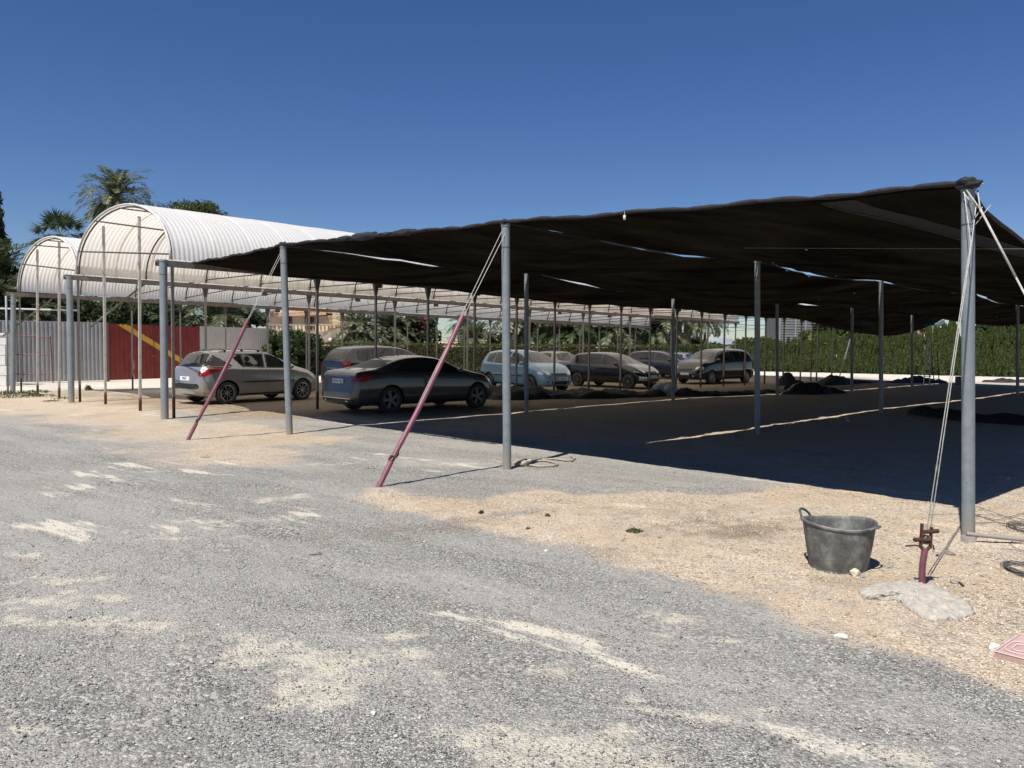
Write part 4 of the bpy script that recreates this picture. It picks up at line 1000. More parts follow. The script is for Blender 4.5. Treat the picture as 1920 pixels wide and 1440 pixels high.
tree('ivy_bush', gp(556, 43.5), AT(556, 626, 43.5).z, 1.3, 'rounded bush sloping down to the trimmed hedge', lf_dark, 51, n_cl=30, per=240, size=.10, spread=.6, crown_lo=.1, cat='bush', trunk=False)
e = tree('bougainvillea', gp(783, 52), AT(783, 594, 52).z, 1.5, 'dark flowering bush with pink blossoms right of the pale palm', lf_dark, 52, n_cl=40, per=260, size=.13, spread=.5, crown_lo=.2, cat='bush')
V, F = clump_cloud(53, [(.3,-1.2,2.6,.5,.3,.6), (-.4,-1.2,3.1,.5,.3,.5), (.5,-1.0,3.3,.4,.3,.4), (-.9,-.9,2.1,.3,.3,.4)], 22, .09, .8); npmesh('blossom', V, F, pinkm, e)
for i, (x, Y, top, rad, mt, l) in enumerate([(1420, 72, 634, 2.2, lf_mid, 'rounded green tree above the hedge left of the louvred building'), (1256, 70, 628, 2.4, lf_mid, 'green tree low behind the bare palm trunks'), (1300, 72, 636, 2.0, lf_mid, 'low tree below the hanging palm crown'), (1572, 66, 596, 3.0, lf_mid, 'broad leaved tree right of the white lamp post'), (1630, 67, 605, 2.8, lf_mid, 'broad leaved tree behind the cypress hedge'), (1885, 58, 602, 2.0, lf_dark, 'feathery dark tree at the right end above the hedge'), (1925, 60, 604, 3, lf_mid, 'tree at the right border above the hedge')]):
    tree('tree', gp(x, Y), AT(x, top, Y).z, rad, l, mt, 60+i, n_cl=22, per=220, size=.2, spread=.55, crown_lo=.25, group='trees behind the hedges')

# ------------------------------------------------ hedges
def box_hedge(a, b, h, th, label, mat, seed, dens=420):
    d = (b-a); L = d.length; d.normalize(); nr = Vector((d.y, -d.x, 0)); e = empty('hedge', a); e.rotation_euler = (0,0,math.atan2(d.y, d.x)); tag(e, label, 'hedge')
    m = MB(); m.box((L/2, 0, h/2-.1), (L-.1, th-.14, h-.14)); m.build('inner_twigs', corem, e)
    r = np.random.RandomState(seed); n = int(L*h*dens); nt_ = int(L*th*dens*.7)
    C = np.stack([r.rand(n)*L, -th/2 + r.normal(size=n)*.035, r.rand(n)*h], -1)
    C2 = np.stack([r.rand(nt_)*L, (r.rand(nt_)-.5)*th, h + r.normal(size=nt_)*.03 + .03*np.sin(r.rand(nt_)*40)], -1)
    C = np.concatenate([C, C2]); C[:,1] -= .09*(vf(C[:,0]*1.0, C[:,2], 1.3, 5)-.45); n = len(C)
    U = rdir(r, n); U[:,2] = np.abs(U[:,2])+.3; U /= np.linalg.norm(U,axis=1)[:,None]; s = .055*(.6+.8*r.rand(n))[:,None]
    Wd = np.cross(U, rdir(r,n)); Wd /= np.linalg.norm(Wd,axis=1)[:,None]+1e-6
    V, F = quads(C, U*s, Wd*s*.5); npmesh('foliage', V, F, mat, e); return e
HA = gp(568, 45.5); HB = gp(1250, 57.0); HC = gp(1392, 60)
box_hedge(HA, HB, AT(900, 646, 50).z, .9, 'long trimmed olive green hedge behind the parked cars', lf_hedge, 3, 300)
box_hedge(HB, HC, AT(1300, 647, 58).z, .9, 'short end piece of the trimmed hedge below the power lines', lf_mid, 4, 300)
CYP = []
for v_ in range(4):
    r = random.Random(70+v_); cl = []
    for k in range(26):
        f = (k+.5)/26; z = 3.1*f; rad = .62*(1-f*.55)*(.9+.2*r.random()); a = k*2.4
        cl.append((rad*.62*math.cos(a), rad*.62*math.sin(a), z*.90+.1, rad*.22, rad*.22, .60))
    for k in range(11): a = r.random()*6.28; q = .42*r.random()**.5; cl.append((q*math.cos(a), q*math.sin(a), 2.45+.6*r.random(), .06, .06, .50))
    CYP.append(clump_cloud(80+v_, cl, 480, .075, .26, 2.6))
CYM = [None]*4; CORE = [None]
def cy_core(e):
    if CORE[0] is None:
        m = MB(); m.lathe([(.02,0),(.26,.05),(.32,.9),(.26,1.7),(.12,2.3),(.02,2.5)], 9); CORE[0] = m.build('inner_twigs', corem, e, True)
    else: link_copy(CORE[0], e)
def hedge_plants(pts, step, group, lbl, h0, seed):
    r = random.Random(seed); f, L = polyline(pts); s = 0; k = 0; out = []
    while s < L:
        p, _, _ = f(s); p = Vector((p.x + r.uniform(-.1,.1), p.y + r.uniform(-.15,.15), 0)); v_ = r.randrange(4)
        e = empty('cypress', p, r.random()*6.28); tag(e, lbl, 'cypress', group)
        if CYM[v_] is None: o = npmesh('foliage', CYP[v_][0], CYP[v_][1], lf_cyp, e); CYM[v_] = o.data
        else: o = bpy.data.objects.new('foliage', CYM[v_]); COL.objects.link(o); o.parent = e
        cy_core(e)
        hh = h0(p) / 3.1 * r.uniform(.84, 1.13); e.scale = (r.uniform(.9, 1.15), r.uniform(.9, 1.15), hh); s += step * r.uniform(.8, 1.3); k += 1
CH = [gp(1384, 59), gp(1500, 57.5), gp(1640, 55), gp(1780, 52.5), gp(1900, 51), gp(2100, 49)]
tops = [(1384, 644), (1450, 641), (1500, 636), (1600, 632), (1650, 626), (1740, 624), (1770, 615), (1800, 616), (1850, 628), (1900, 616), (2200, 612)]
def cy_h(p):
    v = p - CAM; x = 960 + F_PX * v.x / v.y
    y = np.interp(x, [t[0] for t in tops], [t[1] for t in tops]); return AT(x, float(y), p.y).z
hedge_plants(CH, .62, 'cypresses forming the hedge at the back right', 'upright green cypress in the dense unbroken row along the pale track at the back right', cy_h, 5)

# ------------------------------------------------ house, louvred building, lamp posts, signs
wallm = pmat('cream_render', (.60, .47, .30), .85, 0, (.66, .53, .35), .8, .1); wall2 = pmat('brown_render', (.27, .205, .16), .9, 0, (.33, .26, .20), .9, .1)
tilem = pmat('terracotta_tiles', (.42, .27, .16), .85, 0, (.55, .40, .26), 4, .3); darkw = pmat('dark_window', (.03, .028, .025), .15); woodm = pmat('brown_shutter', (.09, .05, .03), .6)
HY = 66.0
hx0 = AT(498, 600, HY).x; hx1 = AT(641, 600, HY).x; zwall = AT(600, 592, HY).z; zb = AT(600, 641, HY).z; zt_ = AT(600, 581, HY).z
e = empty('house', ((hx0+hx1)/2, HY, 0)); tag(e, 'cream house with hipped tile roof and balustraded terrace behind the hedge', 'house')
O = e.location; w_ = hx1 - hx0
m = MB(); m.box((0, 3.5, zwall/2), (w_, 7, zwall)); m.build('wall', wallm, e)
m = MB(); z0 = AT(600, 592, HY).z; zr = AT(590, 572, HY).z
rf = [(-w_/2-.8, -.35, z0), (w_/2-1.2, -.35, z0+.25), (w_/2-1.2, 8, z0+.25), (-w_/2-.8, 8, z0), (-w_/2+4.2, 3.0, zr+.6), (w_/2-2.5, 3.0, zr+.6)]
m.add(rf, [(0,1,5,4), (1,2,5), (2,3,4,5), (3,0,4)]); m.add([(x, y, z-.18) for x, y, z in rf[:4]], [(3,2,1,0)]); m.add([rf[0], rf[1], (rf[1][0], rf[1][1], rf[1][2]-.18), (rf[0][0], rf[0][1], rf[0][2]-.18)], [(3,2,1,0)])
rfo = m.build('roof', tilem, e)
for k in range(26):
    f = (k+.5)/26; m = MB(); a = Vector(rf[0]).lerp(Vector(rf[1]), f); b = Vector(rf[4]).lerp(Vector(rf[5]), f); m.tube([a + ZX*.03, b + ZX*.03], .07, 5); m.build('tile_row', tilem, rfo)
for x0, x1 in ((529, 547), (571, 589)):
    a = AT(x0, 596, HY-.1).x - O.x; b = AT(x1, 596, HY-.1).x - O.x; zt2 = AT(560, 594, HY).z; zb2 = AT(560, 618, HY).z
    m = MB(); m.box(((a+b)/2, -.02, (zt2+zb2)/2), (b-a, .12, zt2-zb2)); wo = m.build('window', woodm, e); m = MB(); m.box(((a+b)/2, -.09, (zt2+zb2)/2), ((b-a)*.55, .03, (zt2-zb2)*.9)); m.build('pane', darkw, wo)
m = MB(); xp = AT(624, 600, HY).x - O.x; xq = AT(630, 600, HY).x - O.x; m.box(((xp+xq)/2, -1.1, zwall/2), (xq-xp, .4, zwall)); m.build('pillar', pmat('orange_pillar', (.42,.24,.12), .85), e)
m = MB(); xp = AT(631, 600, HY).x - O.x; xq = AT(645, 600, HY).x - O.x; m.box(((xp+xq)/2, -.9, (zt_+1.2)/2), (xq-xp, 1.2, zt_+1.2)); m.build('corner_wall', wallm, e)
BY = 62.0; xa = AT(505, 620, BY).x - O.x; xb = AT(670, 620, BY).x - O.x; zbt = AT(600, 611, BY).z; zbb = AT(600, 621.5, BY).z; yb = BY - HY
m = MB(); m.box(((xa+xb)/2, yb, zbb/2), (xb-xa, .3, zbb)); m.build('terrace_wall', wall2, e)
m = MB(); m.box(((xa+xb)/2, yb, zbt+.05), (xb-xa, .3, .10)); m.build('terrace_rail', wall2, e)
bal = None
nb = int((xb-xa)/.28)
for k in range(nb):
    x = xa + .14 + k*(xb-xa)/nb
    if bal is None:
        m = MB(); hh = zbt - zbb; m.lathe([(.05,0),(.05,hh*.1),(.035,hh*.15),(.075,hh*.4),(.04,hh*.75),(.05,hh*.85),(.05,hh)], 8); bal = m.build('baluster', wall2, e, True); o = bal
    else: o = link_copy(bal, e)
    o.location = (x, yb, zbb)
c_ = AT(621, 637, BY-.3); g_ = empty('garden_globe_lamp', (c_.x, BY-.6, 0)); tag(g_, 'small pale lamp post before the terrace wall', 'lamp'); m = MB(); m.tube([(0,0,0),(0,0,c_.z-.1)], .05, 6); m.build('post', wb, g_); m = MB(); m.lathe([(0,-.16),(.11,-.1),(.14,0),(.11,.1),(0,.16)], 10, (0,0,c_.z)); m.build('globe', wb, g_, True)
# louvred building
LY = 95; lm_ = pmat('grey_louvre', (.22, .235, .25), .5, .3); a = AT(1462, 600, LY); b = AT(1534, 600, LY); zt3 = AT(1500, 594, LY).z
e = empty('louvred_building', ((a.x+b.x)/2, LY, 0)); tag(e, 'grey building clad in horizontal louvres beyond the hedge', 'building'); wl_ = b.x - a.x
m = MB(); m.box((0, 3, zt3/2), (wl_-.3, 5.6, zt3-.1)); m.build('wall', pmat('dark_wall', (.06,.065,.07), .8), e)
lv = None; k = 0; z = 1.0
while z < zt3:
    if lv is None: m = MB(); m.box((0,0,0), (wl_, .10, .17), (Vector((1,0,0)), Vector((0,.94,.34)), Vector((0,-.34,.94)))); lv = m.build('louvre', lm_, e); o = lv
    else: o = link_copy(lv, e)
    o.location = (0, .05, z); z += .30
for x_ in (-wl_/2, -wl_*.09, wl_*.17, wl_/2): m = MB(); m.box((x_, -.05, zt3/2), (.16, .2, zt3)); m.build('mullion', lm_, e)
# posts, signs
whitem = pmat('white_paint', (.72, .73, .74), .5)
def lamp_post(x, ybot, ytop, Y, r_, label, name='lamp_post', mat=None):
    p = gp(x, Y); zt = AT(x, ytop, Y).z; e = empty(name, p); tag(e, label, 'post'); m = MB(); m.tube([(0,0,0), (0,0,zt)], [r_, r_*.8], 10); m.build('shaft', mat or whitem, e, True, sharp=40)
    m = MB(); m.lathe([(r_*1.6, 0), (r_*1.6, .3), (r_, .32)], 10); m.build('base', mat or whitem, e); return e, zt
lamp_post(1553.5, 635, 575, 72, .13, 'thick white post above the cypress hedge right of the louvred building')
lamp_post(1857.5, 630, 585, 78, .11, 'thick white mast beside the dotted vertical sign at the far right'); lamp_post(1870.5, 630, 585, 80, .06, 'thin white mast right of the thick one at the far right')
e, zt = lamp_post(506, 640, 572, 58, .05, 'slim lamp post with a flat head left of the cream house', mat=galv)
m = MB(); m.box((.25, 0, zt), (.6, .25, .1)); m.build('lamp_head', galv, e)
e, zt = lamp_post(1704, 640, 590, 85, .07, 'white post half hidden by the hedge behind the net belly')
# red sign far, round red sign, dotted sign
redp = pmat('red_sign_paint', (.45, .04, .03), .5)
def sign(x, y, w, h, Y, mat, label, name='sign'):
    c = AT(x, y, Y); e = empty(name, (c.x, Y, 0)); tag(e, label, 'sign'); m = MB(); m.box((0, -.05, c.z), (w, .08, h)); p = m.build('board', mat, e); m = MB(); m.tube([(0,0,0),(0,0,c.z)], .05, 6); m.build('post', galv, e); return e, c
sign(1429, 652, .42, .32, 66, redp, 'small red sign at the left end of the cypress hedge'); sign(1275, 643, .6, .5, 60, redp, 'small red board between the bare palm trunks')
e, c = sign(1843, 617, .55, 1.9, 78, pmat('pale_sign', (.55,.57,.6), .5), 'tall narrow pale sign with two columns of black marks at the far right', 'vertical_sign')
for k in range(8):
    for sx in (-.17, .17): m = MB(); m.box((sx, -.11, c.z + .8 - k*.22), (.12 - .03*((k*3) % 2), .02, .12)); m.build('mark', darkw, e)
c = AT(1731, 633, 70); e = empty('round_sign', (c.x, 70, 0)); tag(e, 'round red and white sign peeping over the hedge near the ladder', 'sign')
m = MB(); m.lathe([(.27,-.04),(.42,-.04),(.42,.04),(.27,.04)], 20, (0,0,c.z), (Vector((1,0,0)), ZX, Vector((0,-1,0))), True); m.build('ring', redp, e); m = MB(); m.lathe([(0,-.02),(.27,-.02),(.27,.02),(0,.02)], 20, (0,0,c.z), (Vector((1,0,0)), ZX, Vector((0,-1,0)))); m.build('disc', whitem, e); m = MB(); m.tube([(0,.05,0),(0,.05,c.z)], .04, 6); m.build('post', galv, e)
# power lines
for i, (y0, y1) in enumerate(((598, 606), (603, 612), (612, 622), (618, 630))):
    a = AT(700, y0+20, 130); b = AT(1500, y1-18, 110); m = MB(); mid = (a+b)/2 - ZX*.8; m.tube([a, a.lerp(mid, .5) - ZX*.25, mid, mid.lerp(b, .5) - ZX*.25, b], .022, 4)
    tag(m.build('power_line', blackm), ['uppermost power line crossing the sky under the greenhouse end', 'second power line from the top under the greenhouse end', 'third power line from the top under the greenhouse end', 'lowest power line crossing the sky under the greenhouse end'][i], 'power line', 'power lines')
# distant low terracotta roof and long dark roof
for x0, x1, y, Y, l in ((800, 862, 641, 74, 'low orange tiled roof ridge above the hedge left of the gap'), ):
    a = AT(x0, y, Y); b = AT(x1, y, Y); m = MB(); z = a.z; m.add([(a.x,Y,z-.5),(b.x,Y,z-.5),(b.x,Y+2,z),(a.x,Y+2,z),(b.x,Y+4,z-.5),(a.x,Y+4,z-.5)], [(0,1,2,3),(3,2,4,5)]); e = empty('low_house', ((a.x+b.x)/2, Y, 0)); tag(e, l, 'house'); o = m.build('roof', tilem, e); o.location = (-(a.x+b.x)/2, -Y, 0)
    m = MB(); m.box((0, 2, (z-.5)/2), (b.x-a.x-.4, 3.6, z-.52)); m.build('wall', wallm, e)
# ------------------------------------------------ cars
def paint(name, col, rough=.28, metal=.35, dust=.25):
    m, nt, b = nmat(name); L = nt.links; geo = N(nt, 'ShaderNodeNewGeometry'); tc = N(nt, 'ShaderNodeTexCoord')
    n = N(nt, 'ShaderNodeTexNoise', Scale=3., Detail=8., Roughness=.7); L.new(tc.outputs['Object'], n.inputs['Vector'])
    s = N(nt, 'ShaderNodeSeparateXYZ'); L.new(geo.outputs['Normal'], s.inputs[0])
    f = math_(nt, 'MULTIPLY', math_(nt, 'MULTIPLY', ramp(nt, s.outputs[2], [(.1, (.15,.15,.15)), (.8, (1,1,1))]).outputs[0], math_(nt, 'ADD', n.outputs[0], .35)), dust)
    L.new(mixc(nt, f, col, (.30, .27, .23)), b.inputs['Base Color']); b.inputs['Metallic'].default_value = metal
    L.new(math_(nt, 'ADD', math_(nt, 'MULTIPLY', f, .9), rough, True), b.inputs['Roughness']); b.inputs['Coat Weight'].default_value = 1.0; b.inputs['Coat Roughness'].default_value = .03
    return m
def glassmat(name, tint, clear=0., dust=.1):
    m, nt, b = nmat(name); L = nt.links; b.inputs['Base Color'].default_value = (*tint, 1); b.inputs['Roughness'].default_value = .06; b.inputs['Specular IOR Level'].default_value = .6
    geo = N(nt, 'ShaderNodeNewGeometry'); n = N(nt, 'ShaderNodeTexNoise', Scale=6., Detail=8., Roughness=.7); tc = N(nt, 'ShaderNodeTexCoord'); L.new(tc.outputs['Object'], n.inputs['Vector'])
    s = N(nt, 'ShaderNodeSeparateXYZ'); L.new(geo.outputs['Normal'], s.inputs[0]); f = math_(nt, 'MULTIPLY', math_(nt, 'MULTIPLY', ramp(nt, s.outputs[2], [(.42, (.04,.04,.04)), (.75, (1,1,1))]).outputs[0], math_(nt, 'ADD', n.outputs[0], .3)), dust)
    L.new(mixc(nt, f, tint, (.34, .31, .27)), b.inputs['Base Color']); L.new(math_(nt, 'ADD', f, .06, True), b.inputs['Roughness'])
    if clear:
        t = N(nt, 'ShaderNodeBsdfTransparent'); t.inputs[0].default_value = (.75, .80, .78, 1); mx = N(nt, 'ShaderNodeMixShader'); mx.inputs[0].default_value = clear
        L.new(b.outputs[0], mx.inputs[1]); L.new(t.outputs[0], mx.inputs[2]); L.new(mx.outputs[0], nt.nodes['Material Output'].inputs[0])
    return m
g_dark = glassmat('dark_car_glass', (.010, .012, .014), 0, .06); g_black = glassmat('black_rear_glass', (.008, .010, .014), 0, 0.); g_film = glassmat('dust_filmed_glass', (.05, .05, .045), 0, .8); g_dusty = glassmat('dusty_car_glass', (.010, .011, .011), 0, .05); g_clear = glassmat('clear_car_glass', (.01, .012, .012), .85, .04)
trim = pmat('black_trim', (.012, .012, .013), .45); inner = pmat('car_interior', (.02, .02, .022), .8); seatm = pmat('seat_cloth', (.03, .03, .034), .9)
tyrem = pmat('tyre_rubber', (.022, .021, .020), .8, 0, (.045, .042, .038), 6); alloy = pmat('alloy_rim', (.45, .45, .46), .3, .8); alloyd = pmat('dusty_alloy_rim', (.20, .20, .20), .45, .6)
redl = pmat('red_lamp_glass', (.28, .006, .010), .42, 0, spec=.3); clearl = pmat('clear_lamp_glass', (.62, .63, .62), .15, .3, coat=.6); chrome = pmat('chrome', (.6, .6, .6), .12, 1.)
platem = pmat('number_plate_white', (.72, .73, .75), .4); blue_ = pmat('plate_blue', (.02, .06, .30), .5); ink = pmat('plate_ink', (.02, .02, .025), .5); lining = pmat('wheel_well', (.01,.01,.01), .9)
def interp(pts, x):
    if x <= pts[0][0]: return pts[0][1]
    for (a, u), (b, v) in zip(pts, pts[1:]):
        if x <= b: return u + (v-u) * ((x-a)/(b-a) if b > a else 1)
    return pts[-1][1]
def smooth_pts(pts, it=2):
    p = list(pts)
    for _ in range(it):
        q = [p[0]]
        for a, b in zip(p, p[1:]): q += [(a[0]*.75+b[0]*.25, a[1]*.75+b[1]*.25), (a[0]*.25+b[0]*.75, a[1]*.25+b[1]*.75)]
        p = q + [p[-1]]
    return p
def wheel_meshes(r, w, spokes, mat_rim, key, cache={}):
    if key in cache: return cache[key]
    X = Vector((1,0,0)); Yv = Vector((0,1,0)); ax = (X, ZX, Yv)    # lathe axis along y
    t = MB(); t.lathe([(r*.70,-w*.42),(r*.86,-w*.5),(r*.97,-w*.44),(r,-w*.25),(r,w*.25),(r*.97,w*.44),(r*.86,w*.5),(r*.70,w*.42)], 36, (0,0,0), ax, True)
    rm = MB(); rr = r*.70
    rm.lathe([(rr*1.02, w*.44), (rr*.95, w*.47), (rr*.90, w*.36), (rr*.92, -w*.4), (rr*1.0,-w*.42)], 36, (0,0,0), ax)
    rm.lathe([(0, w*.36), (rr*.17, w*.36), (rr*.22, w*.30), (rr*.22, 0)], 16, (0,0,0), ax)
    for k in range(spokes):
        a = 2*math.pi*k/spokes; d = Vector((math.cos(a), 0, math.sin(a))); tt = Vector((-math.sin(a), 0, math.cos(a)))
        wd = rr*.085*10/spokes**.9*.8
        for sgn in ((-1,1) if spokes <= 7 else (0,)):
            o2 = tt*(sgn*rr*.085)
            p = [d*(rr*.15)+o2*.5, d*(rr*.93)+o2*1.5]
            vs = []
            for q, ww in ((p[0], wd*.8), (p[1], wd*1.05)):
                vs += [q - tt*ww/2*1.0 + Yv*(w*.30), q + tt*ww/2 + Yv*(w*.30), q + tt*ww/2 + Yv*(w*.40), q - tt*ww/2 + Yv*(w*.40)]
            rm.add(vs, [(0,1,2,3),(7,6,5,4),(0,4,5,1),(1,5,6,2),(2,6,7,3),(3,7,4,0)])
    db = MB(); db.lathe([(0, w*.18), (rr*.62, w*.18), (rr*.62, w*.1), (rr*.9, w*.05), (rr*.9, -w*.3), (0,-w*.3)], 24, (0,0,0), ax)
    cache[key] = (t, rm, db); return cache[key]
def make_car(name, label, sp, pos, heading, near_side=-1, body=None, glass=None, cut_windows=False):
    """sp: measures of the car.  Local x runs from the rear bumper (0) to the nose (L)."""
    L = sp['L']; hw = sp['W']/2; r = sp['r']; axr, axf = sp['ax']
    top = smooth_pts(sp['top'], 2); belt = sp['belt']; zb = sp.get('zb', .20)
    wpl = smooth_pts([(0, hw*.70), (.04, hw*.80), (.16, hw*.93), (.5, hw*.99), (L*.35, hw), (L*.72, hw*.995), (L-.45, hw*.93), (L-.15, hw*.80), (L-.04, hw*.66), (L, hw*.52)], 1)
    wrf = sp.get('wr') or [(0, .80), (sp['roof'][0]-.5, .76), (sp['roof'][0], .70), (sp['roof'][1], .68), (sp['base'], .80), (L-.5, .82), (L, .75)]
    # stations by arc length of the top line
    xs = [0.0]; 
    tl = top
    fine = []
    for (a, u), (b, v) in zip(tl, tl[1:]):
        n = max(1, int(math.hypot(b-a, v-u)/.055))
        for k in range(n): fine.append(a + (b-a)*k/n)
    fine += [L]; fine = sorted(set(round(x, 4) for x in fine)); xs = [fine[0]]
    for x in fine[1:]:
        if x - xs[-1] > .006: xs.append(x)
    rings = []
    def ring(x):
        T = interp(top, x); B = min(interp(belt, x), T - .035); w = interp(wpl, x); z0 = zb + .10*max(0, 1 - x/.35)**2 + .08*max(0, 1-(L-x)/.3)**2; wr = interp(wrf, x)*hw
        wr = min(wr, w*.93)
        # tapered top at glass height
        cab = sstep(.05, .25, T - B)
        keys = [(0, z0), (w*.86, z0), (w*.965, z0+.07), (w*.995, z0 + (B-z0)*.38), (w, z0 + (B-z0)*.62), (w*.975, B-.03), (w*.945 if cab > .3 else w*.93, B + (.015 if cab > .3 else .0)),
                ((wr + (w*.93-wr)*.06) if cab > .3 else max(wr, w*.84), T - (.085*cab + .008)), (wr*(.90), T-.03*cab-.004), (wr*.5, T+.004), (0, T+.012)]
        p = smooth_pts(keys, 2); return p
    NR_ = None
    vs = []; fs = []
    for x in xs:
        p = ring(x); n = len(p)
        full = [(x, y, z) for y, z in p] + [(x, -y, z) for y, z in p[-2:0:-1]]
        NR_ = len(full); vs += full
    for i in range(len(xs)-1):
        for k in range(NR_):
            k2 = (k+1) % NR_; fs.append((i*NR_+k, i*NR_+k2, (i+1)*NR_+k2, (i+1)*NR_+k)[::-1])
    fs.append(tuple(range(NR_))); fs.append(tuple((len(xs)-1)*NR_+k for k in range(NR_))[::-1])
    root = empty(name, (0,0,0)); tag(root, label, 'car', 'parked cars')
    me = bpy.data.meshes.new('body'); me.from_pydata(vs, [], fs); me.materials.append(body); me.materials.append(lining); me.materials.append(inner); me.update()
    bm = bmesh.new(); bm.from_mesh(me); bmesh.ops.recalc_face_normals(bm, faces=bm.faces); bm.to_mesh(me)
    bvh = BVHTree.FromBMesh(bm); bm.free()
    bo = bpy.data.objects.new('body', me); COL.objects.link(bo); bo.parent = root
    # cut-outs
    cut = MB()
    for ax_ in (axr, axf):
        for sgn in (-1, 1):
            c = Vector((ax_, sgn*(hw-.14), r)); m_ = MB(); n = 28; R_ = r + .055
            vs_ = [c + Vector((R_*math.cos(2*math.pi*k/n), s*.20, R_*math.sin(2*math.pi*k/n)*1.0)) for s in (-1, 1) for k in range(n)]
            cut.add(vs_, [tuple(range(n))[::-1], tuple(range(n, 2*n))] + [(k, (k+1) % n, n+(k+1) % n, n+k) for k in range(n)])
    def do_cut(mb, matidx):
        co = mb.build('cutter', [lining, lining, inner]); co.data.polygons.foreach_set('material_index', [matidx]*len(co.data.polygons))
        b2 = bmesh.new(); b2.from_mesh(co.data); bmesh.ops.recalc_face_normals(b2, faces=b2.faces); b2.to_mesh(co.data); b2.free()
        md = bo.modifiers.new('cut', 'BOOLEAN'); md.operation = 'DIFFERENCE'; md.object = co; md.solver = 'EXACT'; md.material_mode = 'INDEX'
        dg = bpy.context.evaluated_depsgraph_get(); nm = bpy.data.meshes.new_from_object(bo.evaluated_get(dg)); bo.modifiers.clear(); bo.data = nm
        bpy.data.objects.remove(co)
    do_cut(cut, 1)
    wins = sp['windows']
    if cut_windows:
        cut = MB()
        for poly in wins:
            cx = sum(p[0] for p in poly)/len(poly); cz = sum(p[1] for p in poly)/len(poly); q = [(cx+(x-cx)*.97, cz+(z-cz)*.95) for x, z in poly]; n = len(q)
            cut.add([(x, s*1.2, z) for s in (-1, 1) for x, z in q], [tuple(range(n)), tuple(range(n, 2*n))[::-1]] + [(k, n+k, n+(k+1) % n, (k+1) % n) for k in range(n)])
        do_cut(cut, 2)
        X0, X1, Z0, Z1 = sp['cabin']; cut = MB(); cut.box(((X0+X1)/2, 0, (Z0+Z1)/2), (X1-X0, hw*1.28, Z1-Z0)); do_cut(cut, 2)
    bo.data.polygons.foreach_set('use_smooth', [True]*len(bo.data.polygons)); bo.data.set_sharp_from_angle(angle=R(38))
    def proj(name, poly, axis, mat, off=.004, side=None, parent=None, step=.07, smooth=True, rnd=1):
        """lay an outline on the body: axis 'y' (x,z outline seen from the side), 'r' rear (y,z), 'f' front (y,z), 't' top (x,y)"""
        p = list(poly)
        for _ in range(rnd):
            q = []
            for i in range(len(p)):
                a = p[i]; b = p[(i+1) % len(p)]; d = math.hypot(b[0]-a[0], b[1]-a[1]); k = min(.25, .02/d) if d > 0 else .25
                q += [(a[0]+(b[0]-a[0])*k, a[1]+(b[1]-a[1])*k), (b[0]+(a[0]-b[0])*k, b[1]+(a[1]-b[1])*k)]
            p = q
        bp = []
        for i in range(len(p)):
            a = p[i]; b = p[(i+1) % len(p)]; n = max(1, int(math.hypot(b[0]-a[0], b[1]-a[1])/step))
            for k in range(n): bp.append(Vector((a[0]+(b[0]-a[0])*k/n, a[1]+(b[1]-a[1])*k/n)))
        nb = len(bp); x0 = min(q.x for q in bp); x1 = max(q.x for q in bp); y0 = min(q.y for q in bp); y1 = max(q.y for q in bp)
        arr = np.array([tuple(q) for q in bp]); gxx, gyy = np.meshgrid(np.arange(x0+step/2, x1, step), np.arange(y0+step/2, y1, step))
        sdv = poly_sd(gxx, gyy, arr); pin = [Vector((float(a), float(b))) for a, b, s in zip(gxx.ravel(), gyy.ravel(), sdv.ravel()) if s > step*.35]
        co, ed, fa, *_ = geometry.delaunay_2d_cdt(bp + pin, [(i, (i+1) % nb) for i in range(nb)], [], 1, 1e-5)
        outv = []; ok = True
        for q in co:
            if axis == 'y': o_, d_ = Vector((q.x, 3*side, q.y)), Vector((0, -side, 0))
            elif axis == 'r': o_, d_ = Vector((-2, q.x, q.y)), Vector((1, 0, 0))
            elif axis == 'f': o_, d_ = Vector((L+2, q.x, q.y)), Vector((-1, 0, 0))
            else: o_, d_ = Vector((q.x, q.y, 3)), Vector((0, 0, -1))
            h, nn, *_r = bvh.ray_cast(o_, d_)
            if h is None: outv.append(None)
            else: outv.append(h - d_*off)
        good = [k for k, v in enumerate(outv) if v is not None]
        remap = {k: i for i, k in enumerate(good)}
        m = MB(); f2 = [tuple(remap[i] for i in f) for f in fa if all(outv[i] is not None for i in f)]
        if not f2: return None
        m.add([outv[k] for k in good], f2)
        o = m.build(name, mat, parent or root, smooth)
        b2 = bmesh.new(); b2.from_mesh(o.data)
        want = {'y': Vector((0, side or 0, 0)), 'r': Vector((-1,0,0)), 'f': Vector((1,0,0)), 't': ZX}[axis]
        for f in b2.faces:
            if f.normal.dot(want) < 0: f.normal_flip()
        b2.to_mesh(o.data); b2.free(); return o
    def inset(poly, k):
        cx = sum(p[0] for p in poly)/len(poly); cz = sum(p[1] for p in poly)/len(poly); out = []
        for x, z in poly:
            d = math.hypot(x-cx, z-cz); f = (d+k)/d; out.append((cx+(x-cx)*f, cz+(z-cz)*f))
        return out
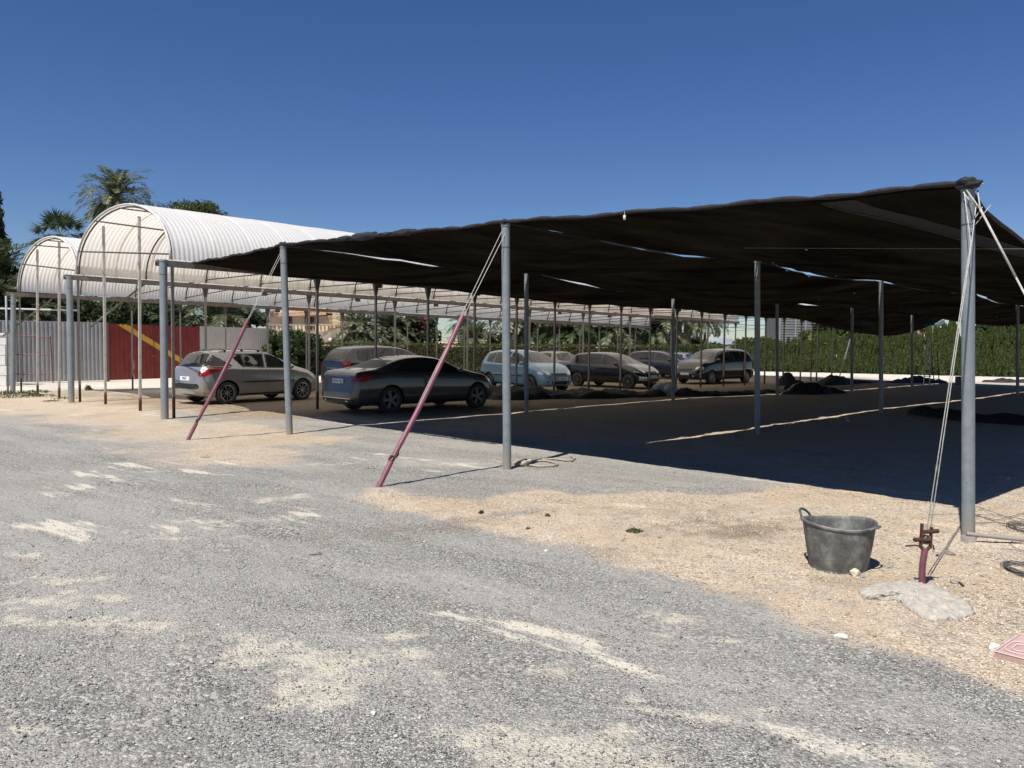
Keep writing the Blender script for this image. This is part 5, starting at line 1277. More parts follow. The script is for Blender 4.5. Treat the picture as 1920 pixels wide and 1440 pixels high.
    for sgn in (-1, 1):
        for poly in wins:
            if cut_windows:
                # a frame ring and a clear pane
                w = proj('window', poly, 'y', g_clear, .006, sgn)
                a = inset(poly, .03); n = len(poly); m = MB()
                pts = []
                for ring_ in (a, poly):
                    for i in range(n):
                        p, q = ring_[i], ring_[(i+1) % n]
                        for k in range(8):
                            x, z = p[0]+(q[0]-p[0])*k/8, p[1]+(q[1]-p[1])*k/8; h, *_r = bvh.ray_cast(Vector((x, 3*sgn, z)), Vector((0, -sgn, 0))); pts.append((h or Vector((x, sgn*hw*.8, z))) + Vector((0, sgn*.007, 0)))
                N8 = n*8; m.add(pts, [(k, (k+1) % N8, N8+(k+1) % N8, N8+k) for k in range(N8)]); m.build('window_frame', trim, w)
            else:
                w = proj('window', inset(poly, .022), 'y', trim, .003, sgn); proj('pane', poly, 'y', glass or g_dark, .006, sgn, w)
        for poly in sp.get('side_trim', []): proj('side_moulding', poly, 'y', trim, .012, sgn)
        for x0, z0 in sp.get('handles', []): proj('door_handle', [(x0, z0), (x0+.17, z0), (x0+.17, z0+.035), (x0, z0+.035)], 'y', body, .022, sgn)
        for poly in sp.get('seams', []): 
            if len(poly) == 2:
                (xa, za), (xb, zb_) = poly; proj('door_seam', [(xa-.005, za), (xa+.005, za), (xb+.005, zb_), (xb-.005, zb_)], 'y', trim, .0025, sgn, rnd=0)
        proj('sill', [(axr+r+.08, zb+.015), (axf-r-.08, zb+.015), (axf-r-.08, zb+.09), (axr+r+.08, zb+.09)], 'y', trim if sp.get('dark_sill', True) else body, .004, sgn, rnd=0)
        mk = sp.get('mirror')
        if mk:
            x, z = mk; h, *_r = bvh.ray_cast(Vector((x, 3*sgn, z)), Vector((0, -sgn, 0))); y = h.y if h else sgn*hw*.85
            bm = bmesh.new(); bmesh.ops.create_icosphere(bm, subdivisions=2, radius=1)
            for v in bm.verts: v.co = Vector((v.co.x*.07, v.co.y*.11, v.co.z*.075)) + Vector((x, y + sgn*.13, z+.03))
            me2 = bpy.data.meshes.new('mirror'); bm.to_mesh(me2); bm.free(); me2.materials.append(sp.get('mirror_mat', body)); o = bpy.data.objects.new('mirror', me2); COL.objects.link(o); o.parent = root
            for p in me2.polygons: p.use_smooth = True
            m = MB(); m.beam((x, y, z-.01), (x, y+sgn*.08, z+.01), .05, .03); m.build('mirror_arm', trim, o)
        for poly in sp.get('quarter', []): proj('quarter_glass', poly, 'y', g_black, .0065, sgn)
        for poly in sp.get('tail_side', []): proj('tail_light', poly, 'y', redl, .007, sgn)
        for poly in sp.get('tail_rear', []): proj('tail_light', [(sgn*y, z) for y, z in poly], 'r', redl, .007)
        for poly in sp.get('head_front', []): proj('headlight', [(sgn*y, z) for y, z in poly], 'f', clearl, .007)
        for poly in sp.get('head_side', []): proj('headlight', poly, 'y', clearl, .007, sgn)
        for poly in sp.get('fog', []):
            fo = proj('fog_light_recess', [(sgn*y, z) for y, z in poly], 'f', trim, .004); yy = sum(p[0] for p in poly)/len(poly); zz = sum(p[1] for p in poly)/len(poly); proj('fog_light', [(sgn*yy+.045*math.cos(a), zz+.04*math.sin(a)) for a in [k*.785 for k in range(8)]], 'f', clearl, .01, parent=fo)
        for i_, ax_ in enumerate((axr, axf)):
            t, rm, db = wheel_meshes(r, .205, sp['spokes'], sp['rim'], (name, sp['spokes'], r))
            key = ('wm', name, r)
            if key not in CM: CM[key] = (t.build('tyre', tyrem, None, True, sharp=50), rm.build('rim', sp['rim'], None, True, sharp=30), db.build('wheel', lining, None, True, sharp=40))
            trio = CM[key]
            wh = trio[2].copy(); COL.objects.link(wh); wh.parent = root; wh.location = (ax_, sgn*(hw-.115), r); wh.rotation_euler = (0, rng.random()*1.2, 0 if sgn > 0 else math.pi)
            for q in trio[:2]: c = q.copy(); COL.objects.link(c); c.parent = wh
        # wheel arch lip
        for ax_ in (axr, axf):
            pts = []
            for k in range(25):
                a = math.pi*(k/24)*1.06 - .03*math.pi
                for R_ in (r+.05, r+.075):
                    x, z = ax_+R_*math.cos(a), r+R_*math.sin(a); z = max(z, zb+.03); h, *_r = bvh.ray_cast(Vector((x, 3*sgn, z)), Vector((0, -sgn, 0))); pts.append((h if h else Vector((x, sgn*hw, z))) + Vector((0, sgn*.006, 0)))
            m = MB(); m.add(pts, [(2*k, 2*k+1, 2*k+3, 2*k+2) for k in range(24)]); m.build('wheel_arch', sp.get('arch_mat', body), root, True)
    for key, ax_, gm_ in (('rear_window', 'r', sp.get('rglass')), ('windscreen', 'f', sp.get('fglass'))):
        if key in sp:
            w = proj(key, inset(sp[key], .025), ax_, trim, .003); proj('pane', sp[key], ax_, gm_ or g_dark, .007, parent=w)
    for nm, poly, ax_, mt in sp.get('extra', []): proj(nm, poly, ax_, mt, .008)
    for key, ax_ in (('plate_rear', 'r'), ('plate_front', 'f')):
        if key in sp:
            y0, z0, txt = sp[key]; h, *_r = bvh.ray_cast(Vector((-2 if ax_ == 'r' else L+2, y0, z0)), Vector((1 if ax_ == 'r' else -1, 0, 0)))
            x = h.x - .015 if ax_ == 'r' else h.x + .015
            m = MB(); m.box((x, y0, z0), (.015, .52, .11)); pl_ = m.build('number_plate', platem, root)
            sg = -1 if ax_ == 'r' else 1
            m = MB(); m.box((x + sg*.009, y0 + (.235 if ax_ == 'r' else -.235), z0), (.003, .045, .105)); m.build('blue_strip', blue_, pl_)
            if txt:
                cu = bpy.data.curves.new('plate_text', 'FONT'); cu.body = txt; cu.size = .105; cu.align_x = 'CENTER'; cu.align_y = 'CENTER'; cu.extrude = .001; cu.space_character = 1.05
                to = bpy.data.objects.new('plate_text_tmp', cu); COL.objects.link(to); dg = bpy.context.evaluated_depsgraph_get(); mt_ = bpy.data.meshes.new_from_object(to.evaluated_get(dg)); bpy.data.objects.remove(to)
                mt_.materials.clear(); mt_.materials.append(ink); o = bpy.data.objects.new('plate_text', mt_); COL.objects.link(o); o.parent = pl_
                o.location = (x + sg*.0115, y0 + (-.02 if ax_ == 'r' else .02), z0); o.rotation_euler = (R(90), 0, R(-90) if ax_ == 'r' else R(90))
    if cut_windows:
        for x in sp['seats']:
            for y in (-.36, .36):
                bz = sp['seatz']; bm = bmesh.new(); bmesh.ops.create_cube(bm, size=1)
                for v in bm.verts: v.co = Vector((v.co.x*.14 - (v.co.z)*.12, v.co.y*(.46 - .06*v.co.z), v.co.z*.62))
                bmesh.ops.bevel(bm, geom=bm.edges[:], offset=.05, segments=2, affect='EDGES'); me2 = bpy.data.meshes.new('seat'); bm.to_mesh(me2); bm.free(); me2.materials.append(seatm)
                o = bpy.data.objects.new('seat', me2); COL.objects.link(o); o.parent = root; o.location = (x, y, bz)
                bm = bmesh.new(); bmesh.ops.create_icosphere(bm, subdivisions=2, radius=1)
                for v in bm.verts: v.co = Vector((v.co.x*.05, v.co.y*.13, v.co.z*.09))
                me3 = bpy.data.meshes.new('headrest'); bm.to_mesh(me3); bm.free(); me3.materials.append(seatm); h = bpy.data.objects.new('headrest', me3); COL.objects.link(h); h.parent = o; h.location = (-.07, 0, .40)
    if sp.get('rails'):
        x0, x1 = sp['rails']
        for sgn in (-1, 1):
            pts = []
            for k in range(9):
                x = x0 + (x1-x0)*k/8; y = sgn*hw*.60; h, *_r = bvh.ray_cast(Vector((x, y, 3)), Vector((0,0,-1))); pts.append(h + ZX*(.05 if 0 < k < 8 else .0))
            m = MB(); m.tube(pts, .014, 6); m.build('roof_rail', body, root, True)
            m = MB(); 
            for k in (1, 4, 7): m.beam(pts[k] - ZX*.06, pts[k], .10, .02, Vector((1,0,0)))
            m.build('rail_foot', trim, root)
    if sp.get('aerial'):
        x, y = sp['aerial']; h, *_r = bvh.ray_cast(Vector((x, y, 3)), Vector((0,0,-1))); m = MB(); m.tube([h, h + Vector((-.07, 0, .05)), h + Vector((-.22, 0, .17))], .006, 5); m.build('aerial', trim, root)
    hd = Vector(heading).normalized(); th = math.atan2(hd.y, hd.x)
    # pos = ground contact of the near rear wheel (near_side = -1: right wheel)
    local = Vector((axr, near_side*(hw-.115), 0)); c, s = math.cos(th), math.sin(th)
    # re-centre the thing's origin under its middle
    mid = Vector((L/2, 0, 0))
    for ch in root.children: ch.location = ch.location - mid
    lo = local - mid; root.location = (pos.x - (lo.x*c - lo.y*s), pos.y - (lo.x*s + lo.y*c), 0); root.rotation_euler = (0, 0, th)
    return root
# --- the beige wagon
wag = dict(L=4.16, W=1.75, r=.315, ax=(.82, 3.36), roof=(.62, 2.35), base=3.2, spokes=9, rim=alloy, zb=.20,
    top=[(0,.60),(.02,.66),(.07,.86),(.10,.97),(.20,1.12),(.42,1.40),(.55,1.455),(.9,1.50),(1.6,1.525),(2.2,1.49),(2.55,1.39),(3.22,1.045),(3.45,.985),(3.8,.86),(4.05,.70),(4.13,.58),(4.16,.48)],
    belt=[(0,.85),(.3,1.02),(1.5,.985),(3.0,.95),(3.6,.86),(4.16,.55)],
    windows=[[(1.62,1.035),(1.98,.995),(2.0,1.37),(1.50,1.36)][0:0] or [(1.0,1.36),(1.28,1.06),(1.34,1.05),(1.30,1.38)], [(1.38,1.04),(2.02,1.01),(2.08,1.395),(1.36,1.385)], [(2.12,1.005),(2.92,.985),(2.93,1.06),(2.52,1.32),(2.16,1.39)]],
    side_trim=[[(1.32,.60),(3.05,.60),(3.05,.635),(1.32,.635)]], handles=[(1.45,.86),(2.3,.86)], seams=[((2.10,.30),(2.09,1.0)), ((3.02,.32),(2.98,.95)), ((1.30,.72),(1.34,1.03)), ((.42,.75),(.30,.98))],
    mirror=(2.88,1.0), tail_side=[[(.09,.80),(.16,.78),(.30,.86),(.98,1.045),(.22,1.045)]], tail_rear=[[(.60,.86),(.64,.80),(.72,.78),(.82,.82),(.86,1.03),(.70,1.03)]], rear_window=[(-.70,1.05),(.70,1.05),(.52,1.40),(-.52,1.40)], rglass=g_black, windscreen=[(-.62,1.06),(.62,1.06),(.52,1.42),(-.52,1.42)],
    head_front=[[(.50,.72),(.74,.78),(.66,.88),(.46,.80)]], extra=[('rear_bumper_strip', [(-.66,.44),(.66,.44),(.70,.50),(.66,.585),(-.66,.585),(-.70,.50)], 'r', trim), ('high_brake_light', [(-.2,1.425),(.2,1.425),(.2,1.44),(-.2,1.44)], 'r', redl)],
    plate_rear=(.0,.72,'4967'), rails=(.75,2.2), aerial=(.62,0.0), seats=(1.45,2.30), seatz=.83, cabin=(1.16,2.80,.96,1.41), arch_mat=None)
wag.pop('arch_mat')
wagp = paint('beige_grey_metallic', (.33, .325, .31), .25, .55, .05)
# the wagon's quarter glass wraps from the tailgate
wag['windows'] = [[(1.02,1.37),(1.30,1.07),(1.36,1.055),(1.33,1.385)], [(1.40,1.05),(2.02,1.015),(2.08,1.40),(1.38,1.39)], [(2.12,1.01),(2.92,.985),(2.93,1.05),(2.55,1.32),(2.18,1.395)]]
wag['quarter'] = [[(.50,1.375),(1.02,1.065),(.26,1.06),(.34,1.22)]]
make_car('estate_car', 'beige grey estate car with roof rails parked before the fence', wag, G(424, 758), (.62, .79, 0), -1, wagp, g_dark, True)
# dark corner glass running back to the tail lamp is added in the spec above through tail_side
sed = dict(L=4.69, W=1.81, r=.335, ax=(1.03, 3.87), roof=(1.6, 2.75), base=3.62, spokes=5, rim=alloyd, zb=.19,
    top=[(0,.52),(.02,.60),(.06,.80),(.09,.94),(.16,1.045),(.45,1.085),(.72,1.115),(1.35,1.33),(1.75,1.405),(2.3,1.43),(2.8,1.37),(3.15,1.24),(3.68,1.02),(4.1,.945),(4.45,.83),(4.62,.68),(4.67,.56),(4.69,.48)],
    belt=[(0,.88),(.3,.98),(1.0,1.0),(2.5,.97),(3.6,.93),(4.2,.84),(4.69,.55)],
    windows=[[(1.20,1.055),(1.45,1.04),(1.50,1.22)], [(1.50,1.035),(2.28,1.01),(2.30,1.345),(1.86,1.335),(1.54,1.23)], [(2.36,1.01),(3.32,.985),(3.28,1.03),(2.80,1.29),(2.38,1.345)]],
    handles=[(1.62,.90),(2.52,.88)], seams=[((2.33,.30),(2.32,1.0)), ((3.30,.34),(3.30,.97)), ((1.50,.80),(1.47,1.0))], mirror=(3.18,1.0),
    tail_side=[[(.07,.79),(.30,.80),(.50,.90),(.44,.955),(.12,.90)]], tail_rear=[[(.56,.79),(.88,.79),(.88,.93),(.72,.925)]], rear_window=[(-.58,1.12),(.58,1.12),(.46,1.37),(-.46,1.37)], rglass=g_film, windscreen=[(-.62,1.06),(.62,1.06),(.52,1.36),(-.52,1.36)],
    head_front=[[(.50,.66),(.80,.72),(.74,.84),(.50,.76)]], extra=[('chrome_strip', [(-.52,.915),(.52,.915),(.50,.935),(-.50,.935)], 'r', chrome), ('rear_diffuser', [(-.60,.30),(.60,.30),(.64,.375),(-.64,.375)], 'r', trim), ('chrome_strip', [(-.64,.378),(.64,.378),(.64,.39),(-.64,.39)], 'r', chrome),
        ('exhaust_tip', [(-.66,.30),(-.46,.30),(-.44,.345),(-.68,.355)], 'r', chrome), ('exhaust_tip', [(.66,.30),(.46,.30),(.44,.345),(.68,.355)], 'r', chrome)],
    plate_rear=(0,.80,'4554 GJJ'))
make_car('saloon_car', 'dark grey saloon car with large alloy wheels parked at the shade edge', sed, G(730, 775), (.73, .70, 0), -1, paint('dark_grey_metallic', (.048, .050, .054), .28, .35, .08), g_dark)
def hatch(L, W, H, r, ax, rim, mpv=0., spokes=10, **kw):
    """a hatchback or people carrier profile scaled from its length and height"""
    s = L/4.1; k = H/1.45; b = mpv
    top = [(0,.56),(.02,.64),(.06,.86*k),(.10,1.0*k),(.30*s-.1*b,1.22*k),(.50*s-.12*b,1.37*k),(.78*s-.2*b,1.42*k),(1.5*s,1.45*k),(2.1*s+.2*b,1.42*k),(2.5*s+.2*b,1.32*k),(3.2*s+.2*b,1.0*k),(3.45*s+.15*b,.94*k),(3.75*s+.05*b,.84*k),(L-.12,.70),(L-.03,.58),(L,.48)]
    bz = .93*k
    belt = [(0,.85*k),(.3,bz+.02),(1.5*s,bz),(3.0*s,.90*k),(3.6*s,.80*k),(L,.52)]
    zt = 1.36*k; w1 = [(.62*s-.1*b,bz+.10),(1.0*s,bz+.05),(1.02*s,zt-.03),(.62*s-.06*b,zt-.10)]
    w2 = [(1.08*s,bz+.05),(1.92*s,bz+.035),(1.94*s,zt),(1.10*s,zt-.015)]; w3 = [(1.99*s,bz+.035),(2.90*s+.1*b,bz+.02),(2.90*s+.1*b,bz+.09),(2.42*s+.2*b,zt-.09),(2.1*s,zt)]
    hw = W/2
    d = dict(L=L, W=W, r=r, ax=ax, roof=(.6*s, 2.3*s+.2*b), base=3.2*s+.2*b, spokes=spokes, rim=rim, zb=.20, top=top, belt=belt, windows=[w1, w2, w3], handles=[(1.2*s,bz-.13),(2.15*s,bz-.13)], seams=[((1.96*s,.3),(1.96*s,bz)), ((2.98*s,.32),(2.95*s,bz-.02))], mirror=(2.86*s+.1*b, bz+.02),
        tail_side=[[(.09,.80*k),(.28,.82*k),(.30,.98*k),(.12,.98*k)]], tail_rear=[[(hw*.68,.80*k),(hw*.92,.80*k),(hw*.92,.98*k),(hw*.70,.98*k)]], rear_window=[(-hw*.64,1.02*k),(hw*.64,1.02*k),(hw*.54,1.33*k),(-hw*.54,1.33*k)], windscreen=[(-hw*.74,1.01*k),(hw*.74,1.01*k),(hw*.58,1.36*k),(-hw*.58,1.36*k)],
        head_front=[[(hw*.52,.64),(hw*.80,.68),(hw*.78,.78*k),(hw*.50,.74)]], head_side=[[(L-.42,.72*k),(L-.22,.70),(L-.15,.66),(L-.40,.66)]], fog=[[(hw*.42,.33),(hw*.68,.35),(hw*.66,.43),(hw*.42,.43)]],
        extra=[('grille', [(-hw*.42,.62),(hw*.42,.62),(hw*.46,.70),(-hw*.46,.70)], 'f', trim), ('lower_grille', [(-hw*.38,.30),(hw*.38,.30),(hw*.40,.42),(-hw*.40,.42)], 'f', trim)], plate_front=(0,.50,''), plate_rear=(0,.72,''), fglass=g_dusty)
    ex = kw.pop('extra', []); d.update(kw); d['extra'] = d['extra'] + ex; return d
# pale blue people carrier, nose to the right
H = hatch(4.2, 1.69, 1.55, .31, (.82, 3.42), alloyd, .6, side_trim=[[(1.15,.56),(3.0,.56),(3.0,.60),(1.15,.60)]], plate_front=(.1,.50,'6610'))
make_car('people_carrier', 'pale blue tall hatchback facing right behind the net heap', H, G(920, 728.5), (.60, -.80, 0), -1, paint('pale_blue_paint', (.17, .33, .46), .22, .15, .10), g_dark)
H = hatch(4.05, 1.72, 1.46, .31, (.80, 3.40), alloyd, .1, tail_rear=[[(.60,.95),(.78,.93),(.82,1.28),(.72,1.28)]], tail_side=[[(.06,.92),(.22,.95),(.32,1.28),(.26,1.28)]], extra=[('bumper_trim', [(-.70,.34),(-.40,.34),(-.44,.48),(-.70,.52)], 'f', clearl)])
make_car('hatchback', 'black hatchback facing right with slim headlights and red upright rear lamp', H, G(1084, 724), (.735, -.68, 0), -1, paint('black_paint', (.008, .009, .012), .2, .1, .05), g_dark)
H = hatch(4.6, 1.80, 1.66, .32, (.85, 3.60), alloyd, .8, rglass=g_dusty, extra=[('chrome_strip', [(-.35,.84),(.35,.84),(.35,.88),(-.35,.88)], 'r', chrome)])
p = gp(682, 28.3)
make_car('people_carrier', 'dark blue people carrier half hidden behind the dark saloon', H, p, (.72, .69, 0), -1, paint('midnight_blue_paint', (.008, .010, .022), .25, .1, .06), g_dark)
H = hatch(4.0, 1.70, 1.47, .30, (.78, 3.30), alloy, 0, tail_rear=[[(.42,.92),(.78,.92),(.78,1.0),(.48,1.0)]], tail_side=[[(.08,.92),(.36,.96),(.30,1.0),(.1,1.0)]])
make_car('hatchback', 'grey hatchback seen from behind between the pale blue and black cars', H, gp(1050, 39.5), (.55, .83, 0), -1, paint('warm_grey_paint', (.30, .28, .26), .3, .3, .2), g_dark)
H = hatch(4.2, 1.75, 1.50, .32, (.82, 3.42), alloy, .3, spokes=9)
make_car('hatchback', 'dark blue hatchback facing right behind the black hatchback', H, gp(1190, 44.3), (.80, -.60, 0), -1, paint('dark_blue_paint', (.010, .020, .055), .22, .3, .08), g_dark)
H = hatch(4.1, 1.74, 1.42, .31, (.80, 3.35), alloy, 0)
make_car('hatchback', 'blue hatchback mostly hidden behind the dark blue one, only its roof end showing', H, gp(1232, 52.0), (.80, -.60, 0), -1, paint('deep_blue_paint', (.012, .03, .08), .22, .3, .08), g_dark)
H = hatch(4.0, 1.70, 1.42, .30, (.78, 3.30), alloy, 0, tail_rear=[[(.46,.86),(.78,.86),(.78,.96),(.50,.96)]], tail_side=[[(.08,.86),(.36,.90),(.30,.97),(.1,.97)]])
make_car('hatchback', 'white hatchback seen from behind beside the black people carrier', H, gp(1292, 45.5), (.45, .89, 0), -1, paint('white_car_paint', (.52, .51, .49), .3, 0, .15), g_dark)
H = hatch(4.55, 1.78, 1.66, .315, (.86, 3.62), alloy, .8, spokes=7, head_front=[[(.52,.66),(.80,.70),(.78,.82),(.50,.80)]], plate_front=(0,.48,''))
f_ = G(1332, 720.5); hd = Vector((-.76, -.65, 0)); rear = f_ - hd * (3.62-.86)
make_car('people_carrier', 'black people carrier facing left at the right end of the parked cars', H, rear, tuple(hd), 1, paint('black_dusty_paint', (.008, .008, .010), .22, .1, .05), g_dark)
for k_, v_ in list(CM.items()):
    if k_[0] == 'wm':
        for o in v_: bpy.data.objects.remove(o)
# ------------------------------------------------ rubber tub
tubm_, nt, b = nmat('old_black_rubber_tub'); L_ = nt.links
tc = N(nt, 'ShaderNodeTexCoord'); n = N(nt, 'ShaderNodeTexNoise', Scale=5., Detail=9., Roughness=.75); L_.new(tc.outputs['Object'], n.inputs['Vector'])
n2 = N(nt, 'ShaderNodeTexNoise', Scale=24., Detail=6., Roughness=.8); L_.new(tc.outputs['Object'], n2.inputs['Vector'])
c = ramp(nt, n.outputs[0], [(.36, (.055, .058, .054)), (.50, (.115, .117, .107)), (.64, (.27, .262, .235))]).outputs[0]
c = mixc(nt, ramp(nt, n2.outputs[0], [(.58, (0,0,0)), (.75, (.5,.5,.5))]).outputs[0], c, (.26, .24, .20))
L_.new(c, b.inputs['Base Color']); b.inputs['Roughness'].default_value = .7
bp = N(nt, 'ShaderNodeBump', Strength=.25, Distance=.004); L_.new(n2.outputs[0], bp.inputs['Height']); L_.new(bp.outputs[0], b.inputs['Normal'])
B = G(1573, 1072); tub = empty('rubber_tub', (B.x, B.y + .02, ground_z(B.x, B.y) - .012)); tag(tub, 'dusty black rubber builder tub with two handles on the beige gravel', 'tub')
H_ = .345; rb, rt2 = .205, .264
m = MB(); NT = 120; rows = []
nz = 40
for i in range(nz+1):
    f = i/nz; rr = rb + (rt2-rb)*f**.9; row = []
    for k in range(NT):
        a = 2*math.pi*k/NT; dent = 1 + .012*math.sin(2*a+.6)*f + .008*math.sin(3*a)*f
        weave = .0016 * ((1 if (k % 2) else -1) * (1 if (i % 2) else -.4)) if .04 < f < .74 else 0
        row.append(((rr*dent+weave)*math.cos(a), (rr*dent+weave)*math.sin(a)*.97, H_*f + .012*f*math.cos(2*a)))
    rows.append(row + [row[0]])
rim = rows[-1]
def off(row, dr, dz): return [(x*(1+dr), y*(1+dr), z+dz) for x, y, z in row]
rows += [off(rim, .03, 0.), off(rim, .035, .012), off(rim, .0, .018), off(rim, -.03, .012)]
for i in range(12, -1, -1):
    f = i/12; src = rows[int(f*nz*.98)]; rows.append([(x*.955, y*.955, max(.012, z)) for x, y, z in src])
rows.append([(x*.02, y*.02, .012) for x, y, z in rows[0]])
m.grid(rows); m.grid([[(0,0,.003)]*(NT+1), rows[0]]); m.build('body', tubm_, tub, True, sharp=60)
for a0, hgt, col, dy in ((math.pi-.75, .075, pmat('green_rubber_handle', (.03, .075, .06), .6), 0), (-.75, .02, tubm_, 0)):
    pts = []
    for k in range(15):
        t = k/14; a = a0 + (t-.5)*.62; rr = rt2*(1.02 + (.13 if hgt > .05 else .10)*math.sin(math.pi*t)); z = H_ - .005 + hgt*math.sin(math.pi*t)**.6
        pts.append((rr*math.cos(a), rr*math.sin(a)*.97, z + (.0 if hgt > .05 else -.0)))
    m = MB(); m.tube(pts, .0095, 8); m.build('handle', col, tub, True)
m = MB()
for k in range(1): m.tube([(rb*1.005*math.cos(a), rb*1.005*math.sin(a)*.97, .012) for a in [j*2*math.pi/40 for j in range(41)]], .006, 6)
m.build('foot_ring', tubm_, tub, True)

# ------------------------------------------------ pink tile, ropes, wire coils, little things
tm = pmat('pink_concrete_tile', (.40, .26, .235), .85, 0, (.46, .32, .285), 6, .3, 60)
P_ = [G(1864, 1236), G(1912, 1203), G(1995, 1225), G(1960, 1262)]
c0 = sum(P_, Vector())/4; t_ = empty('pink_tile', (c0.x, c0.y, 0)); tag(t_, 'pink concrete tile with moulded loops at the lower right corner', 'tile')
m = MB(); vs = [p - Vector((c0.x, c0.y, 0)) + ZX*z for z in (.0, .042) for p in P_]; m.add(vs, [(3,2,1,0),(4,5,6,7),(0,1,5,4),(1,2,6,5),(2,3,7,6),(3,0,4,7)]); o = m.build('slab', tm, t_)
ed = MB(); A_, B_, C_, D_ = [p - Vector((c0.x, c0.y, 0)) + ZX*.046 for p in P_]
def tp(u, v): return A_.lerp(D_, u).lerp(B_.lerp(C_, u), v)
rm_ = pmat('pink_ridge', (.58, .44, .41), .8)
for ctr, ru, rv in (((.33,.40), .26, .26), ((.33,.40), .13, .15), ((.85,.45), .2, .3)):
    m = MB(); m.tube([tp(ctr[0] + ru*math.copysign(abs(math.cos(a))**.6, math.cos(a)), ctr[1] + rv*math.copysign(abs(math.sin(a))**.6, math.sin(a))) for a in [k*.2618 for k in range(25)]], .0045, 5); m.build('moulded_loop', rm_, t_, True)
m = MB(); m.tube([A_, D_], .004, 5); m.tube([A_, B_], .004, 5); m.tube([B_, C_], .004, 5); m.build('edge_ridge', rm_, t_)
def coil(name, px, py, rx, ry, turns, mat, label, seed, th=.0035, ht=.05):
    r = random.Random(seed); c = G(px, py); m = MB(); pts = []
    n = turns*26
    for k in range(n):
        a = k*2*math.pi/26; w = 1 + .10*math.sin(k*.33+seed) + .07*r.uniform(-1,1)*0 - .12*((k/26) % 1 if False else math.sin(k*.071))
        pts.append((rx*w*math.cos(a), ry*w*math.sin(a), .01 + ht*(.5+.5*math.sin(k*.21+seed)) * (.4 + .6*r.random()*.2)))
    m.tube(pts, th, 5); o = m.build(name, mat, None, True); o.location = (c.x, c.y, ground_z(c.x, c.y)); return tag(o, label, 'wire coil' if 'wire' in name else 'rope', 'wire coils by the right pole' if 'wire' in name else None)
coil('wire_coil', 1925, 1082, .12, .2, 9, wirem, 'large coil of grey wire at the right border, nearer one', 3, .003)
coil('wire_coil', 1932, 1002, .15, .2, 7, wirem, 'coil of grey wire at the right border behind the grey pipe', 5, .003)
coil('wire_coil', 1781, 1048, .03, .03, 5, galv, 'tiny ring of wire on the beige gravel right of the ribbed hose', 7, .003, .02)
for i, pts in enumerate([[(1740, 975), (1800, 972), (1870, 976), (1925, 983)], [(1825, 990), (1870, 992), (1925, 999)], [(1830, 958), (1865, 972), (1900, 984), (1935, 1003)], [(1828, 978), (1870, 984), (1930, 968)], [(1890, 1028), (1905, 1040), (1930, 1050)]]):
    m = MB(); W3 = [G(*q) for q in pts]
    for w in W3: w.z = ground_z(w.x, w.y) + .012 + .015*rng.random()
    m.tube(W3, .003 if i != 1 else .005, 5); tag(m.build('wire', wirem, None, True), ['long loose wire passing left of the pole foot', 'thick loose wire right of the pole foot', 'loose wire running diagonally behind the pipe', 'loose wire rising to the right border', 'rusty wire tail in front of the pipe'][i], 'wire', 'loose wires by the right pole')
# rope bundle at the middle pole
def rope_path(pts, r_, name, label, mat=ropem, z=.02):
    W3 = [G(*q) for q in pts]; out = []
    for w in W3: w.z = ground_z(w.x, w.y) + z
    m = MB(); m.tube(W3, r_, 7); o = m.build(name, mat, None, True); return tag(o, label, 'rope', 'rope by the middle pole')
ropeb = pmat('beige_rope', (.42, .36, .28), .9, 0, (.30, .26, .20), 40)
rope_path([(966, 874), (980, 868), (1000, 866), (1020, 865), (1038, 868), (1046, 872), (1038, 875), (1012, 876), (990, 873), (985, 869), (1010, 864), (1040, 862), (1060, 865), (1072, 865), (1078, 861), (1070, 858)], .014, 'rope', 'beige rope lying in loops beside the middle pole', ropeb)
m = MB(); c = G(978, 872)
for k in range(5): m.tube([(.10*math.cos(a)*(1-.1*k)+.02*k, .09*math.sin(a), .02+.012*k) for a in [j*.45+k for j in range(14)]], .013, 6)
o = m.build('rope_bundle', ropeb, None, True); o.location = c; tag(o, 'knotted beige rope bundle at the foot of the middle pole', 'rope')
# short rusty strip and sticks
for (x, y, w, l, a, mt, lb) in ((1802, 1106, .016, .085, 80, rustm, 'short rusty metal strip near the concrete footing'), (592, 1040, .006, .10, 20, rustm, 'thin dark twig on the grey gravel'), (385, 858, .012, .14, 5, rustm, 'brown scrap lying on the beige gravel under the left stay')):
    c = G(x, y); m = MB(); m.box((0,0,.006), (l, w, .006)); o = m.build('metal_strip' if 'strip' in lb else 'scrap', mt); o.location = (c.x, c.y, ground_z(c.x, c.y)+.004); o.rotation_euler = (0,0,R(a)); tag(o, lb, 'scrap')
# weeds
def weed(px, py, rad, h, n, seed, label):
    c = G(px, py); r = np.random.RandomState(seed); d = rdir(r, n); C = np.stack([d[:,0]*rad*r.rand(n)**.5, d[:,1]*rad*r.rand(n)**.5, np.abs(d[:,2])*h*.6], -1)
    U = rdir(r, n); U[:,2] = np.abs(U[:,2])+.25; s = (.35*h*(.6+.8*r.rand(n)))[:,None] + .006; Wd = np.cross(U, rdir(r,n)); Wd /= np.linalg.norm(Wd,axis=1)[:,None]
    V, F = quads(C, U*s, Wd*s*.35); o = npmesh('weed', V, F, lf_weed); o.location = (c.x, c.y, ground_z(c.x, c.y)); tag(o, label, 'weed', 'weeds in the gravel'); return o
weed(1190, 1005, .085, .035, 160, 1, 'low green weed spreading on the beige gravel left of the tub'); weed(1027, 972, .03, .025, 50, 2, 'small weed tuft at the edge of the grey gravel patch'); weed(990, 993, .028, .02, 40, 3, 'small weed tuft nearest the drive edge'); weed(902, 966, .03, .035, 50, 4, 'small upright weed tuft left of the gravel patch')
